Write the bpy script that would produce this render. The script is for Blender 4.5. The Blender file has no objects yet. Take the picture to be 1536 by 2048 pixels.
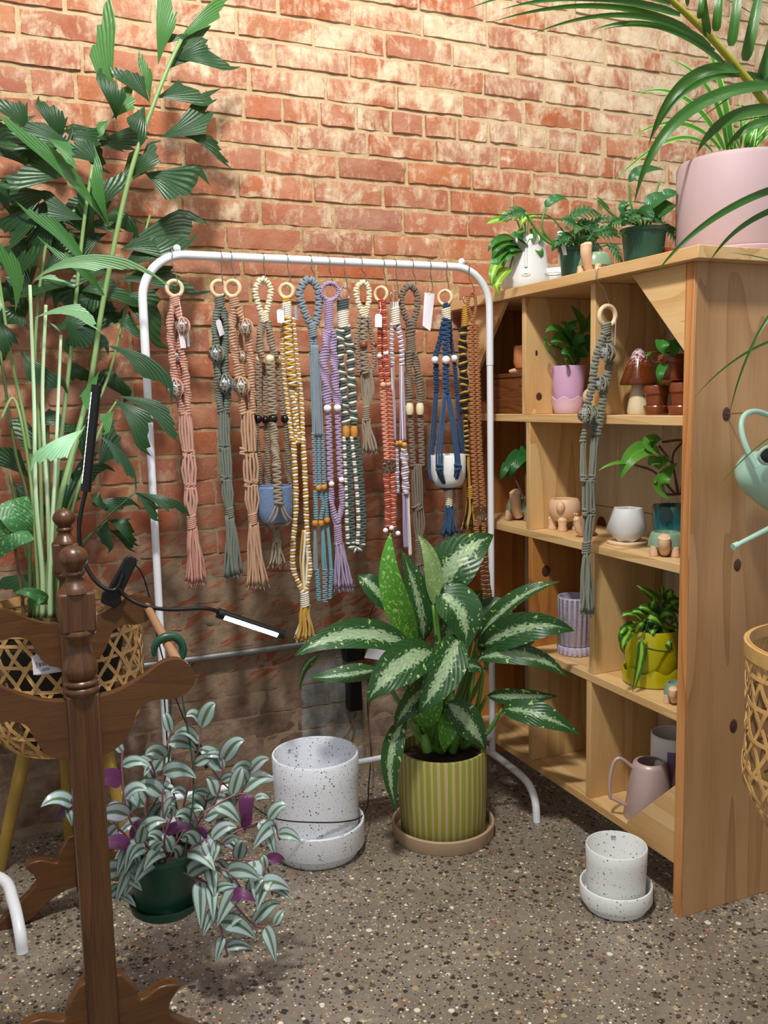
import bpy, math, random
import numpy as np
from mathutils import Vector, Matrix
random.seed(7); np.random.seed(7)
SC = bpy.context.scene
COL = SC.collection
R = math.radians
# ------------------------------------------------------------------ camera
YAW, PIT, ROLL, FPX, CAMH = 0.4033984, 0.1243393, -0.0211521, 1785.49, 1.13
_f = np.array([math.sin(YAW)*math.cos(PIT), math.cos(YAW)*math.cos(PIT), -math.sin(PIT)])
_r = np.array([math.cos(YAW), -math.sin(YAW), 0.0]); _u = np.cross(_r, _f)
_r2 = math.cos(ROLL)*_r+math.sin(ROLL)*_u; _u2 = -math.sin(ROLL)*_r+math.cos(ROLL)*_u
CAM = np.array([0.0, 0.0, CAMH])
cd = bpy.data.cameras.new('camera'); cam = bpy.data.objects.new('camera', cd); COL.objects.link(cam)
m = Matrix.Identity(4)
for i in range(3):
    m[i][0], m[i][1], m[i][2], m[i][3] = _r2[i], _u2[i], -_f[i], CAM[i]
cam.matrix_world = m
cd.sensor_fit = 'AUTO'; cd.sensor_width = 36.0; cd.lens = 36.0*FPX/2048.0; cd.clip_start = 0.05
SC.camera = cam
# ------------------------------------------------------------------ light
SC.view_settings.view_transform = 'Standard'; SC.view_settings.look = 'None'
SC.view_settings.gamma = 1.0; SC.view_settings.use_curve_mapping = False
SC.view_settings.exposure = 0.0
w = bpy.data.worlds.new('world'); SC.world = w; w.use_nodes = True
w.node_tree.nodes['Background'].inputs[0].default_value = (0.97, 0.98, 1.0, 1)
w.node_tree.nodes['Background'].inputs[1].default_value = 0.5
def area(name, loc, target, power, size, color, spread=180):
    l = bpy.data.lights.new(name, 'AREA'); l.energy = power; l.shape = 'DISK'; l.size = size; l.color = color; l.spread = R(spread)
    o = bpy.data.objects.new(name, l); COL.objects.link(o); o.location = loc
    o.rotation_euler = (Vector(target)-Vector(loc)).to_track_quat('-Z', 'Y').to_euler()
    return o
area('ceiling_lamp_front', (0.1, 0.7, 3.1), (1.15, 1.9, 0.7), 72, 0.22, (1.0, 0.98, 0.94))
area('ceiling_lamp_wall', (1.6, 1.15, 3.1), (1.15, 2.447, 2.1), 11, 0.3, (1.0, 0.97, 0.88), 150)
area('ceiling_lamp_left', (-0.2, 1.3, 3.1), (0.3, 2.447, 2.1), 5, 0.3, (1.0, 0.97, 0.88), 150)
# ------------------------------------------------------------------ pixel -> point of the place
def ray(px, py):
    a, b = (px-768)/FPX, (py-1024)/FPX
    return a*_r2-b*_u2+_f
def P(px, py, Y):  d = ray(px, py); return CAM+d*(Y/d[1])
def PX(px, py, X): d = ray(px, py); return CAM+d*(X/d[0])
def PF(px, py, z=0.0): d = ray(px, py); return CAM+d*((z-CAMH)/d[2])
def mpp(p): return float(np.dot(np.asarray(p)-CAM, _f))/FPX
def A(*v): return np.array(v, float)
def nrm(v): v = np.asarray(v, float); n = np.linalg.norm(v); return v/n if n > 1e-12 else v
# ------------------------------------------------------------------ mesh builder
ORG = {}
class MB:
    def __init__(s): s.v = []; s.f = []; s.mi = []; s.uv = []; s.sm = []; s.n = 0
    def add(s, v, f, mi=0, uv=None, smooth=True):
        v = np.asarray(v, float).reshape(-1, 3); b = s.n
        s.v.append(v); s.uv.append(np.zeros((len(v), 2)) if uv is None else np.asarray(uv, float)); s.n += len(v)
        for i, q in enumerate(f):
            s.f.append(tuple(int(k)+b for k in q)); s.mi.append(mi if not isinstance(mi, (list, np.ndarray)) else mi[i]); s.sm.append(smooth)
    def grid(s, pts, mi=0, uv=None, cu=False, cv=False, smooth=True):
        pts = np.asarray(pts); nu, nv = pts.shape[:2]; f = []
        for i in range(nu if cu else nu-1):
            for j in range(nv if cv else nv-1):
                a, b = (i+1) % nu, (j+1) % nv
                f.append((i*nv+j, i*nv+b, a*nv+b, a*nv+j))
        s.add(pts.reshape(-1, 3), f, mi, None if uv is None else np.asarray(uv).reshape(-1, 2), smooth)
    def box(s, lo, hi, mi=0):
        x0, y0, z0 = lo; x1, y1, z1 = hi
        v = [(x0,y0,z0),(x1,y0,z0),(x1,y1,z0),(x0,y1,z0),(x0,y0,z1),(x1,y0,z1),(x1,y1,z1),(x0,y1,z1)]
        s.add(v, [(0,3,2,1),(4,5,6,7),(0,1,5,4),(1,2,6,5),(2,3,7,6),(3,0,4,7)], mi, None, False)
    def prism(s, poly, off, mi=0, smooth=False):
        a = np.asarray(poly, float); n = len(a); b = a+np.asarray(off, float)
        f = [tuple(range(n)), tuple(range(2*n-1, n-1, -1))]+[(i, i+n, (i+1) % n+n, (i+1) % n) for i in range(n)]
        s.add(np.vstack([a, b]), f, mi, None, smooth)
    def tube(s, path, r, n=8, mi=0, closed=False, cap=True, up=None):
        p = np.asarray(path, float); k = len(p)
        r = np.full(k, r, float) if np.isscalar(r) else np.asarray(r, float)
        if closed: t = np.roll(p, -1, 0)-np.roll(p, 1, 0)
        else: t = np.gradient(p, axis=0)
        t /= np.maximum(np.linalg.norm(t, axis=1, keepdims=True), 1e-12)
        u = np.cross(t[0], A(0.13, 0.95, 0.2) if abs(t[0][1]) < .9 else A(1, 0, 0)); u = nrm(u)
        ang = np.linspace(0, 2*math.pi, n, endpoint=False); ca, sa = np.cos(ang)[:, None], np.sin(ang)[:, None]
        rings = []
        for i in range(k):
            u = nrm(u-t[i]*np.dot(u, t[i])); w_ = np.cross(t[i], u)
            rings.append(p[i]+r[i]*(ca*u+sa*w_))
        s.grid(rings, mi, None, closed, True)
        if cap and not closed:
            b = s.n-k*n
            s.f.append(tuple(b+j for j in range(n-1, -1, -1))); s.mi.append(mi); s.sm.append(False)
            s.f.append(tuple(b+(k-1)*n+j for j in range(n))); s.mi.append(mi); s.sm.append(False)
    def lathe(s, prof, c=(0, 0, 0), n=32, mi=0, ax=None, mfun=None):
        c = np.asarray(c, float); ang = np.linspace(0, 2*math.pi, n, endpoint=False)
        if ax is None: X, Y, Z = A(1,0,0), A(0,1,0), A(0,0,1)
        else:
            Z = nrm(ax); X = nrm(np.cross(Z, A(0.3, 0.9, 0.1) if abs(Z[1]) < .9 else A(1, 0, 0))); Y = np.cross(Z, X)
        g = [[c+max(r, 1e-5)*(math.cos(a)*X+math.sin(a)*Y)+z*Z for a in ang] for r, z in prof]
        uv = [[(i/max(1, len(prof)-1), a/(2*math.pi)) for a in ang] for i in range(len(prof))]
        s.grid(g, mi, uv, False, True)
    def sphere(s, c, r, nu=10, nv=14, mi=0, sc=(1, 1, 1), ax=None):
        prof = [(r*math.sin(math.pi*i/nu), -r*math.cos(math.pi*i/nu)) for i in range(nu+1)]
        if ax is not None or sc == (1, 1, 1): s.lathe(prof, c, nv, mi, ax)
        else:
            c = np.asarray(c, float); ang = np.linspace(0, 2*math.pi, nv, endpoint=False)
            g = [[c+A(q*math.cos(a)*sc[0], q*math.sin(a)*sc[1], z*sc[2]) for a in ang] for q, z in prof]
            s.grid(g, mi, None, False, True)
    def torus(s, c, R0, r, axis=(0, 1, 0), n=28, k=8, mi=0, ry=None, tilt=0):
        Z = nrm(axis); X = nrm(np.cross(A(0, 0, 1), Z)) if abs(Z[2]) < .95 else A(1, 0, 0); Y = np.cross(Z, X); ry = R0 if ry is None else ry
        a = np.linspace(0, 2*math.pi, n, endpoint=False)
        s.tube([np.asarray(c)+R0*math.cos(q)*X+ry*math.sin(q)*Y for q in a], r, k, mi, True)
    def build(s, name, mats, parent=None, origin=None, sharp=40, kind=None):
        me = bpy.data.meshes.new(name)
        o_ = ORG[parent.name] if parent is not None else np.asarray(origin if origin is not None else (0, 0, 0), float)
        V = np.vstack(s.v)-o_
        me.from_pydata(V.tolist(), [], s.f)
        if not isinstance(mats, (list, tuple)): mats = [mats]
        for q in mats: me.materials.append(q)
        me.polygons.foreach_set('material_index', s.mi); me.polygons.foreach_set('use_smooth', s.sm)
        U = np.vstack(s.uv)
        if np.abs(U).max() > 0:
            ul = me.uv_layers.new(name='UVMap'); li = np.zeros(len(me.loops), int); me.loops.foreach_get('vertex_index', li)
            ul.data.foreach_set('uv', U[li].ravel())
        me.update()
        if sharp: me.set_sharp_from_angle(angle=R(sharp))
        o = bpy.data.objects.new(name, me); COL.objects.link(o)
        if parent is not None: o.parent = parent; ORG[o.name] = o_
        else: o.location = o_; ORG[o.name] = o_
        if kind: o['kind'] = kind
        return o
def thing(name, label, cat, loc, group=None):
    o = bpy.data.objects.new(name, None); COL.objects.link(o); o.location = loc; o.empty_display_size = .05
    ORG[o.name] = np.asarray(loc, float); o['label'] = label; o['category'] = cat
    if group: o['group'] = group
    return o
def tag(o, label, cat, group=None):
    o['label'] = label; o['category'] = cat
    if group: o['group'] = group
    return o
def bevel(o, w_=.0015, seg=2):
    b = o.modifiers.new('bevel', 'BEVEL'); b.width = w_; b.segments = seg; b.limit_method = 'ANGLE'; b.angle_limit = R(40)
    return o
def spline(pts, n=24):
    p = np.asarray(pts, float)
    if len(p) == 2: return np.array([p[0]+(p[1]-p[0])*t for t in np.linspace(0, 1, n)])
    q = np.vstack([2*p[0]-p[1], p, 2*p[-1]-p[-2]]); out = []; m_ = len(p)-1
    for t in np.linspace(0, m_, n):
        i = min(int(t), m_-1); u = t-i; a, b, c, d = q[i], q[i+1], q[i+2], q[i+3]
        out.append(.5*((2*b)+(-a+c)*u+(2*a-5*b+4*c-d)*u*u+(-a+3*b-3*c+d)*u**3))
    return np.array(out)
def resample(p, step):
    p = np.asarray(p); d = np.r_[0, np.cumsum(np.linalg.norm(np.diff(p, axis=0), axis=1))]
    n = max(2, int(round(d[-1]/step))+1); t = np.linspace(0, d[-1], n)
    return np.array([np.interp(t, d, p[:, i]) for i in range(3)]).T
# ------------------------------------------------------------------ materials
def lin(h):
    h = h.lstrip('#'); c = [int(h[i:i+2], 16)/255 for i in (0, 2, 4)]
    return tuple((x/12.92 if x <= .04045 else ((x+.055)/1.055)**2.4) for x in c)+(1.0,)
class NT:
    def __init__(s, name):
        s.m = bpy.data.materials.new(name); s.m.use_nodes = True; s.t = s.m.node_tree; s.b = s.t.nodes['Principled BSDF']; s.o = s.t.nodes['Material Output']
    def n(s, typ, **kw):
        q = s.t.nodes.new('ShaderNode'+typ)
        for k, v in kw.items():
            if k.startswith('_'): s.set(q.inputs[int(k[1:])], v)
            elif hasattr(q, k) and k not in q.inputs: setattr(q, k, v)
            else: s.set(q.inputs[k.replace('__', ' ')], v)
        return q
    def set(s, sock, v):
        if isinstance(v, bpy.types.NodeSocket): s.t.links.new(v, sock)
        elif isinstance(v, str): sock.default_value = lin(v)
        else: sock.default_value = v
    def P(s, **kw):
        for k, v in kw.items(): s.set(s.b.inputs[k.replace('__', ' ')], v)
    def coord(s, kind='Object', scale=(1, 1, 1), rot=(0, 0, 0), loc=(0, 0, 0)):
        c = s.n('TexCoord'); mp = s.n('Mapping'); s.t.links.new(c.outputs[kind], mp.inputs[0])
        mp.inputs['Scale'].default_value = scale; mp.inputs['Rotation'].default_value = rot; mp.inputs['Location'].default_value = loc
        return mp.outputs[0]
    def noise(s, vec, scale, detail=4, rough=.6, dist=0):
        return s.n('TexNoise', Vector=vec, Scale=scale, Detail=detail, Roughness=rough, Distortion=dist).outputs['Fac']
    def ramp(s, fac, stops, interp='LINEAR'):
        q = s.n('ValToRGB', Fac=fac); q.color_ramp.interpolation = interp; e = q.color_ramp.elements
        while len(e) > 1: e.remove(e[0])
        for i, (p_, c) in enumerate(stops):
            if i == 0: el = e[0]; el.position = p_
            else: el = e.new(p_)
            el.color = lin(c) if isinstance(c, str) else (c, c, c, 1)
        return q.outputs[0]
    def mix(s, fac, a, b, mode='MIX'):
        q = s.n('Mix', data_type='RGBA', blend_type=mode); s.set(q.inputs[0], fac); s.set(q.inputs[6], a); s.set(q.inputs[7], b)
        return q.outputs[2]
    def math(s, op, a, b=0.0, c=None):
        q = s.n('Math', operation=op); s.set(q.inputs[0], a); s.set(q.inputs[1], b)
        if c is not None: s.set(q.inputs[2], c)
        return q.outputs[0]
    def mrange(s, v, a, b, c=0, d=1):
        q = s.n('MapRange'); s.set(q.inputs[0], v)
        for i, x in enumerate((a, b, c, d)): q.inputs[i+1].default_value = x
        return q.outputs[0]
    def bump(s, h, strength=.3, dist=.002):
        q = s.n('Bump', Strength=strength, Distance=dist, Height=h); s.t.links.new(q.outputs[0], s.b.inputs['Normal'])
def plain(name, col, rough=.5, metal=0.0, var=.08, vs=30, bump=0, bs=200, **kw):
    t = NT(name); v = t.coord()
    c = lin(col); f = t.noise(v, vs, 3)
    lo = tuple(x*(1-var) for x in c[:3])+(1,); hi = tuple(min(1, x*(1+var)) for x in c[:3])+(1,)
    t.P(Base__Color=t.mix(f, lo, hi), Roughness=rough, Metallic=metal, **kw)
    if bump: t.bump(t.noise(v, bs, 3), bump, .001)
    return t.m
def cordmat(name, col, var=.28):
    t = NT(name); v = t.coord(); c = lin(col)
    f = t.noise(v, 260, 3, .7); g = t.noise(v, 40, 2)
    lo = tuple(x*(1-var) for x in c[:3])+(1,); hi = tuple(min(1, x*(1+var)) for x in c[:3])+(1,)
    t.P(Base__Color=t.mix(t.math('MULTIPLY_ADD', f, .6, t.math('MULTIPLY', g, .4)), lo, hi), Roughness=.9, Specular__IOR__Level=.15, Sheen__Weight=.25)
    t.bump(f, .5, .001); return t.m
def wood(name, light, dark, axis='Z', rough=.5, scale=1.0, ring=9.0, seedv=(0, 0, 0), knots=None, contrast=(.3, .75), rw=.42):
    t = NT(name)
    st = {'X': (.09, 1, 1), 'Y': (1, .09, 1), 'Z': (1, 1, .09)}[axis]
    v = t.coord('Object', tuple(scale*x for x in st), (0, 0, 0), seedv)
    big = t.n('TexNoise', Vector=v, Scale=5.0, Detail=2.5, Roughness=.45, Distortion=.5).outputs['Fac']
    wv = t.math('FRACT', t.math('MULTIPLY', big, ring*1.7)); wv = t.math('POWER', wv, 2.2)      # slow rise, sharp late-wood line
    fs = t.coord('Object', tuple(scale*(10 if x < .5 else 200) for x in st)); fine = t.noise(fs, 1.0, 3, .7)
    f = t.math('SUBTRACT', 1.0, t.math('MULTIPLY_ADD', wv, rw, t.math('MULTIPLY', fine, 1.0-rw)))
    c = t.ramp(f, [(contrast[0]-.12, dark), (contrast[1]+.02, light)])
    c = t.mix(t.mrange(t.noise(t.coord('Object', (1, 1, 1)), 3.5, 2), .35, .7, 0, .3), c, dark)
    t.P(Base__Color=c, Roughness=rough); t.bump(f, .12, .001)
    return t.m
def leafmat(name, base, alt, mode='vein', rough=.35, trans=.22, back=None, accent=None):
    t = NT(name); uvn = t.n('UVMap'); sp = t.n('SeparateXYZ'); t.t.links.new(uvn.outputs[0], sp.inputs[0])
    u, v = sp.outputs[0], sp.outputs[1]; av = t.math('ABSOLUTE', v)
    ov = t.coord()
    n1 = t.noise(ov, 18, 3); isl = t.n('NewGeometry').outputs['Random Per Island']
    col = t.mix(t.math('MULTIPLY_ADD', n1, .6, t.math('MULTIPLY', isl, .5)), base, alt)
    if mode == 'vein':
        mid = t.mrange(av, 0.0, .06, 1, 0); col = t.mix(t.math('MULTIPLY', mid, .5), col, accent or alt)
    elif mode == 'pleat':
        q = t.math('SINE', t.math('MULTIPLY', v, 28.0)); col = t.mix(t.mrange(q, -1, 1, 0, .35), col, accent or alt)
    elif mode == 'dieff':
        nz = t.n('TexNoise', Vector=t.coord('UV', (26, 7, 1)), Scale=1.0, Detail=3.0, Roughness=.7, Distortion=.6).outputs['Fac']
        nz2 = t.noise(ov, 75, 2, .6)
        # silver feathering around the midrib
        orn = t.n('ObjectInfo').outputs['Random']; w_ = t.math('SUBTRACT', t.math('ADD', t.math('MULTIPLY_ADD', nz, 1.25, -.36), t.math('MULTIPLY', orn, .2)), av)
        env = t.mrange(t.math('ABSOLUTE', t.math('SUBTRACT', u, .45)), .3, .5, 0, -.35)
        sil = t.mrange(t.math('ADD', w_, env), .06, .14, 0, 1)
        col = t.mix(sil, col, t.mix(nz2, accent, '#b3c79c'))
        sp_ = t.mrange(nz2, .64, .67, 0, 1); col = t.mix(t.math('MULTIPLY', sp_, .85), col, '#b4d27a')
        mid = t.mrange(av, 0.0, .045, 1, 0); col = t.mix(t.math('MULTIPLY', mid, .75), col, '#8fb27a')
    elif mode == 'stripe':   # silver bands of the inch plant
        nz = t.noise(t.coord('UV', (6, 40, 1)), 1.0, 2)
        band = t.mrange(t.math('ABSOLUTE', t.math('SUBTRACT', av, t.math('MULTIPLY_ADD', nz, .1, .47))), .25, .36, 1, 0)
        col = t.mix(t.math('MULTIPLY', band, .9), col, accent)
        pur = t.mrange(t.noise(ov, 12, 2), .56, .66, 0, .55); col = t.mix(t.math('MULTIPLY', pur, band), col, '#b9a3c9')
    elif mode == 'edge':
        e = t.mrange(av, .72, .8, 0, 1); col = t.mix(e, col, accent)
    elif mode == 'mid':
        nz = t.noise(t.coord('UV', (5, 3, 1)), 1.0, 3); e = t.mrange(t.math('SUBTRACT', t.math('MULTIPLY_ADD', nz, .8, -.02), av), 0, .12, 0, 1); col = t.mix(e, col, accent)
    elif mode == 'spot':
        n3 = t.noise(ov, 130, 2); col = t.mix(t.mrange(n3, .55, .66, 0, .8), col, accent)
    if back:
        col = t.mix(t.n('NewGeometry').outputs['Backfacing'], col, back)
    t.P(Base__Color=col, Roughness=rough, Specular__IOR__Level=.45)
    if mode in ('vein', 'dieff', 'mid', 'spot'):
        rib = t.math('SINE', t.math('MULTIPLY_ADD', u, 60.0, t.math('MULTIPLY', av, -26.0))); t.bump(rib, .18, .002)
    elif mode == 'pleat': t.bump(t.math('SINE', t.math('MULTIPLY', v, 28.0)), .3, .003)
    if trans:
        tr = t.n('BsdfTranslucent'); t.set(tr.inputs[0], t.mix(.35, col, '#9fd040'))
        ms = t.n('MixShader', _0=trans); t.t.links.new(t.b.outputs[0], ms.inputs[1]); t.t.links.new(tr.outputs[0], ms.inputs[2]); t.t.links.new(ms.outputs[0], t.o.inputs[0])
    return t.m
MT = {}
MT['white_metal'] = plain('white_powder_coat', '#e4e6ea', .32, var=.02)
MT['chrome'] = plain('steel_wire', '#b9b2a6', .28, 1.0, var=.05)
MT['galv'] = plain('galvanised_steel', '#8e8e8c', .42, .8, var=.25, vs=25)
MT['ringwood'] = plain('pale_beech', '#dcbf98', .5, var=.1)
MT['beadwood'] = plain('honey_bead', '#c28a3c', .4, var=.25, vs=120)
MT['beadcream'] = plain('cream_bead', '#e0d3ae', .45, var=.06)
MT['beadbrown'] = plain('brown_bead', '#7b4322', .3, var=.2)
MT['beadpink'] = plain('pink_bead', '#dfa58b', .4, var=.1)
MT['white_bead'] = plain('white_bead', '#ece6e4', .35, var=.03)
MT['black_bead'] = plain('black_bead', '#15120f', .2, var=.1)
MT['paper'] = plain('white_card', '#e6e3ea', .7, var=.02)
MT['ink'] = plain('black_ink', '#23222a', .8, var=.0)
MT['black'] = plain('black_plastic', '#0e0e10', .35, var=.1)
MT['cable'] = plain('black_cable', '#121110', .5, var=.1)
MT['soil'] = plain('potting_soil', '#2a1d14', .95, var=.5, vs=150, bump=.8, bs=150)
MT['green_plastic'] = plain('nursery_green_plastic', '#1d4a38', .35, var=.08)
MT['terracotta'] = plain('glazed_terracotta', '#7d3f22', .22, var=.25, vs=40)
MT['bamboo'] = plain('bamboo_strip', '#c99f62', .45, var=.2, vs=40)
MT['bamboo_pole'] = plain('bamboo_pole', '#a98a3e', .4, var=.2, vs=12)
MT['pine'] = wood('pine_board', '#dcb985', '#bf9258', 'Y', .5, 1.0, 7)
MT['pine_v'] = wood('pine_upright', '#d8b37c', '#b88a52', 'Z', .5, 1.0, 6, (3, 1, 2))
MT['pine_back'] = wood('pine_backboard', '#c6b497', '#a3906e', 'Z', .6, 1.0, 5, (7, 2, 5))
MT['pine_panel'] = wood('pine_panel', '#bd9366', '#916338', 'Z', .5, .8, 7, (2, 8, 5), contrast=(.12, .66), rw=.4)
MT['pine_edge'] = wood('pine_panel_edge', '#cf945a', '#a5622f', 'Z', .5, 1.0, 9, (5, 5, 5))
MT['pine_red'] = wood('pine_red', '#bd8040', '#8f5522', 'Z', .5, 1.0, 7, (9, 5, 1))
MT['knot'] = plain('pine_knot', '#4a2c1d', .5, var=.4, vs=90)
MT['oak'] = wood('dark_oak', '#6b4526', '#2e190d', 'Z', .33, 1.4, 5, (1, 2, 3), contrast=(.25, .8), rw=.25)
MT['oak_h'] = wood('dark_oak_board', '#6c4623', '#3b2110', 'X', .33, 1.6, 5, (4, 2, 3), contrast=(.2, .8), rw=.2)
MT['dowel'] = plain('dowel_wood', '#a9805f', .4, var=.15)
# ------------------------------------------------------------------ setting: brick wall and aggregate floor
WALL = 2.447
def brick_material():
    t = NT('old_brick'); v = t.coord(); isl = t.n('NewGeometry').outputs['Random Per Island']
    sp = t.n('SeparateXYZ'); t.t.links.new(v, sp.inputs[0]); z = sp.outputs[2]; x = sp.outputs[0]
    base = t.ramp(isl, [(0, '#a8623f'), (.2, '#b06b48'), (.4, '#9b614c'), (.55, '#b06440'), (.7, '#9d6a5a'), (.85, '#b57248'), (1, '#935843')])
    n1 = t.noise(v, 16, 5, .7); base = t.mix(t.mrange(n1, .35, .65, 0, .45), base, '#9a5138')
    base = t.mix(t.mrange(t.noise(t.coord('Object', loc=(9, 3, 4)), 7, 5, .7), .38, .72, 0, .55), base, '#c49e84')
    n2 = t.noise(t.coord('Object', (1, 1, 1.0), loc=(4, 1, 2)), 9, 6, .72, .6)
    wet = t.noise(t.coord('Object', (45, 20, 13)), 1.0, 4, .7)          # lime wash runs
    up = t.mrange(t.math('MULTIPLY_ADD', x, .18, z), 1.35, 2.5, -.085, .075)
    lime = t.math('ADD', t.math('MULTIPLY_ADD', n2, .72, t.math('MULTIPLY', wet, .34)), up)
    lime = t.math('ADD', lime, t.math('MULTIPLY_ADD', t.math('FRACT', t.math('MULTIPLY', isl, 7.3)), .09, -.045))
    base = t.mix(t.mrange(lime, .515, .65, 0, .85), base, t.ramp(t.noise(v, 30, 3), [(.3, '#c8b292'), (.7, '#dfd0b3')]))
    # smeared mortar low on the wall, with scratched red slashes through it
    rv = t.coord('Object', (1, 1, 1), (0, R(24), 0)); m2 = t.n('Mapping'); t.t.links.new(rv, m2.inputs[0]); m2.inputs['Scale'].default_value = (11, 1, 62)
    sl = t.n('TexNoise', Vector=m2.outputs[0], Scale=1.0, Detail=3.0, Roughness=.55, Distortion=.3).outputs['Fac']
    low = t.math('ADD', t.math('MULTIPLY', t.noise(v, 5, 4, .6), .75), t.mrange(z, .35, 1.15, .42, -.12))
    base = t.mix(t.mrange(z, 1.15, .8, 0, .55), base, '#8c452b')
    smear = t.math('MULTIPLY', t.mrange(low, .46, .58, 0, .95), t.mrange(sl, .57, .545, 0, 1))
    base = t.mix(smear, base, t.ramp(t.noise(v, 22, 4), [(.3, '#86705b'), (.7, '#a58f77')]))
    foot = t.mrange(t.math('ADD', z, t.math('MULTIPLY', t.noise(v, 6, 3), .12)), .42, .34, 0, .8)
    base = t.mix(foot, base, t.ramp(t.noise(v, 14, 5), [(.32, '#5a463b'), (.5, '#846f60'), (.68, '#a8957f')]))
    d1 = t.math('MULTIPLY', t.mrange(x, .74, .79, 0, 1), t.mrange(x, .99, .93, 0, 1)); nn = t.noise(v, 12, 4)
    patch = t.mrange(t.math('ADD', t.math('MULTIPLY', d1, t.mrange(z, .42, .36, 0, 1)), t.math('MULTIPLY_ADD', nn, .9, -.45)), .5, .6, 0, 1)
    base = t.mix(patch, base, t.ramp(t.noise(v, 20, 5), [(.3, '#6f6d6a'), (.7, '#aaa7a0')]))
    t.P(Base__Color=base, Roughness=.92, Specular__IOR__Level=.15)
    t.bump(t.math('ADD', t.noise(v, 55, 6, .7), t.math('MULTIPLY', n2, .5)), .7, .005)
    return t.m
def mortar_material():
    t = NT('mortar'); v = t.coord(); sp = t.n('SeparateXYZ'); t.t.links.new(v, sp.inputs[0]); z = sp.outputs[2]
    c = t.ramp(t.noise(v, 40, 5, .7), [(.25, '#8e6645'), (.5, '#b39066'), (.8, '#d6bf93')])
    sx = t.mrange(t.math('MULTIPLY_ADD', sp.outputs[0], .18, t.math('ADD', z, t.math('MULTIPLY', t.noise(v, 9, 5), .8))), 2.0, 2.6, 0, .6); c = t.mix(sx, c, '#cdbb98')
    c = t.mix(t.mrange(t.math('ADD', z, t.math('MULTIPLY', t.noise(v, 5, 3), .3)), 1.4, .85, 0, .9), c, t.ramp(t.noise(v, 22, 4), [(.3, '#86705b'), (.7, '#a58f77')]))
    t.P(Base__Color=c, Roughness=.95); t.bump(t.noise(v, 120, 5, .7), .9, .004); return t.m
def build_wall():
    b = MB(); rg = random.Random(3)
    X0, X1 = -1.2, 3.2; PITCH = .0691; L = .2145
    b.add([(X0, WALL+.0035, -.02), (X1, WALL+.0035, -.02), (X1, WALL+.0035, 2.98), (X0, WALL+.0035, 2.98)], [(0, 3, 2, 1)], 1)
    b.add([(X0, WALL+.2, -.02), (X1, WALL+.2, -.02), (X1, WALL+.2, 2.98), (X0, WALL+.2, 2.98)], [(0, 1, 2, 3)], 1)
    # one joint abscissa for each course counted from z = 2.234 downwards, measured on the wall
    anchor = {0: 1135, 1: 945, 2: 1115, 3: 1000, 4: 970, 5: 850, 6: 1050, 7: 930, 8: 1030, 9: 870}
    top = 2.234
    for k in range(-11, 33):
        z1 = top-k*PITCH; z0 = z1-PITCH
        if z0 < -.04 or z1 > 3.0: continue
        hdr = (k % 7 == 4)
        Lk = L/2 if hdr else L
        if k in anchor: xa = P(400+anchor[k]*.390625, (60+k*65+ (70 if k else 0))*.39, WALL)[0]
        else: xa = (k*.5 % 1)*L+rg.uniform(-.02, .02)
        xs = xa-math.ceil((xa-X0)/Lk)*Lk
        while xs < X1:
            j = rg.uniform(-.004, .004); xe = xs+Lk
            lw = min(1, max(.3, (z0-.5)/.6)); a0, a1 = xs+lw*(.0035+rg.uniform(0, .0025)), xe-lw*.0035+j*.6*lw
            c0, c1 = z0+lw*(.0038+rg.uniform(-.001, .0025)), z1-lw*(.0038+rg.uniform(-.0005, .0025))
            if rg.random() < .05: a1 -= rg.uniform(.01, .03)
            nx, nz = (6 if hdr else 10), 5
            lowf = min(1, max(.15, (z0-.55)/.6)); y = WALL+.0022*(1-lowf)-rg.uniform(.0, .005)*lowf; tl = rg.uniform(-.003, .003); tz = rg.uniform(-.003, .003)
            g = []
            for iz in range(nz+2):
                row = []
                for ix in range(nx+2):
                    ex_ = .002/(a1-a0); fx = ex_+(1-2*ex_)*(ix-1)/(nx-1) if 0 < ix < nx+1 else (0 if ix == 0 else 1)
                    ez_ = .002/(c1-c0); fz = ez_+(1-2*ez_)*(iz-1)/(nz-1) if 0 < iz < nz+1 else (0 if iz == 0 else 1)
                    edge = ix in (0, nx+1) or iz in (0, nz+1)
                    px_ = a0+(a1-a0)*fx; pz_ = c0+(c1-c0)*fz
                    if edge: yy = WALL+.012; px_ += rg.uniform(-.003, .003); pz_ += rg.uniform(-.0028, .0028)
                    else:
                        ed = min(fx*(a1-a0), (1-fx)*(a1-a0), fz*(c1-c0)*1.2, (1-fz)*(c1-c0)*1.2)
                        px_ += rg.uniform(-.0016, .0016); pz_ += rg.uniform(-.0016, .0016); yy = y+tl*(fx-.5)+tz*(fz-.5)+rg.gauss(0, .001)+max(0, .006-ed)*.6*rg.uniform(0, 1.3)
                    row.append((px_, yy, pz_))
                g.append(row)
            b.grid(np.array(g))
            xs = xe
    o = b.build('wall_back', [brick_material(), mortar_material()], sharp=50, kind='structure'); return o
build_wall()
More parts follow.
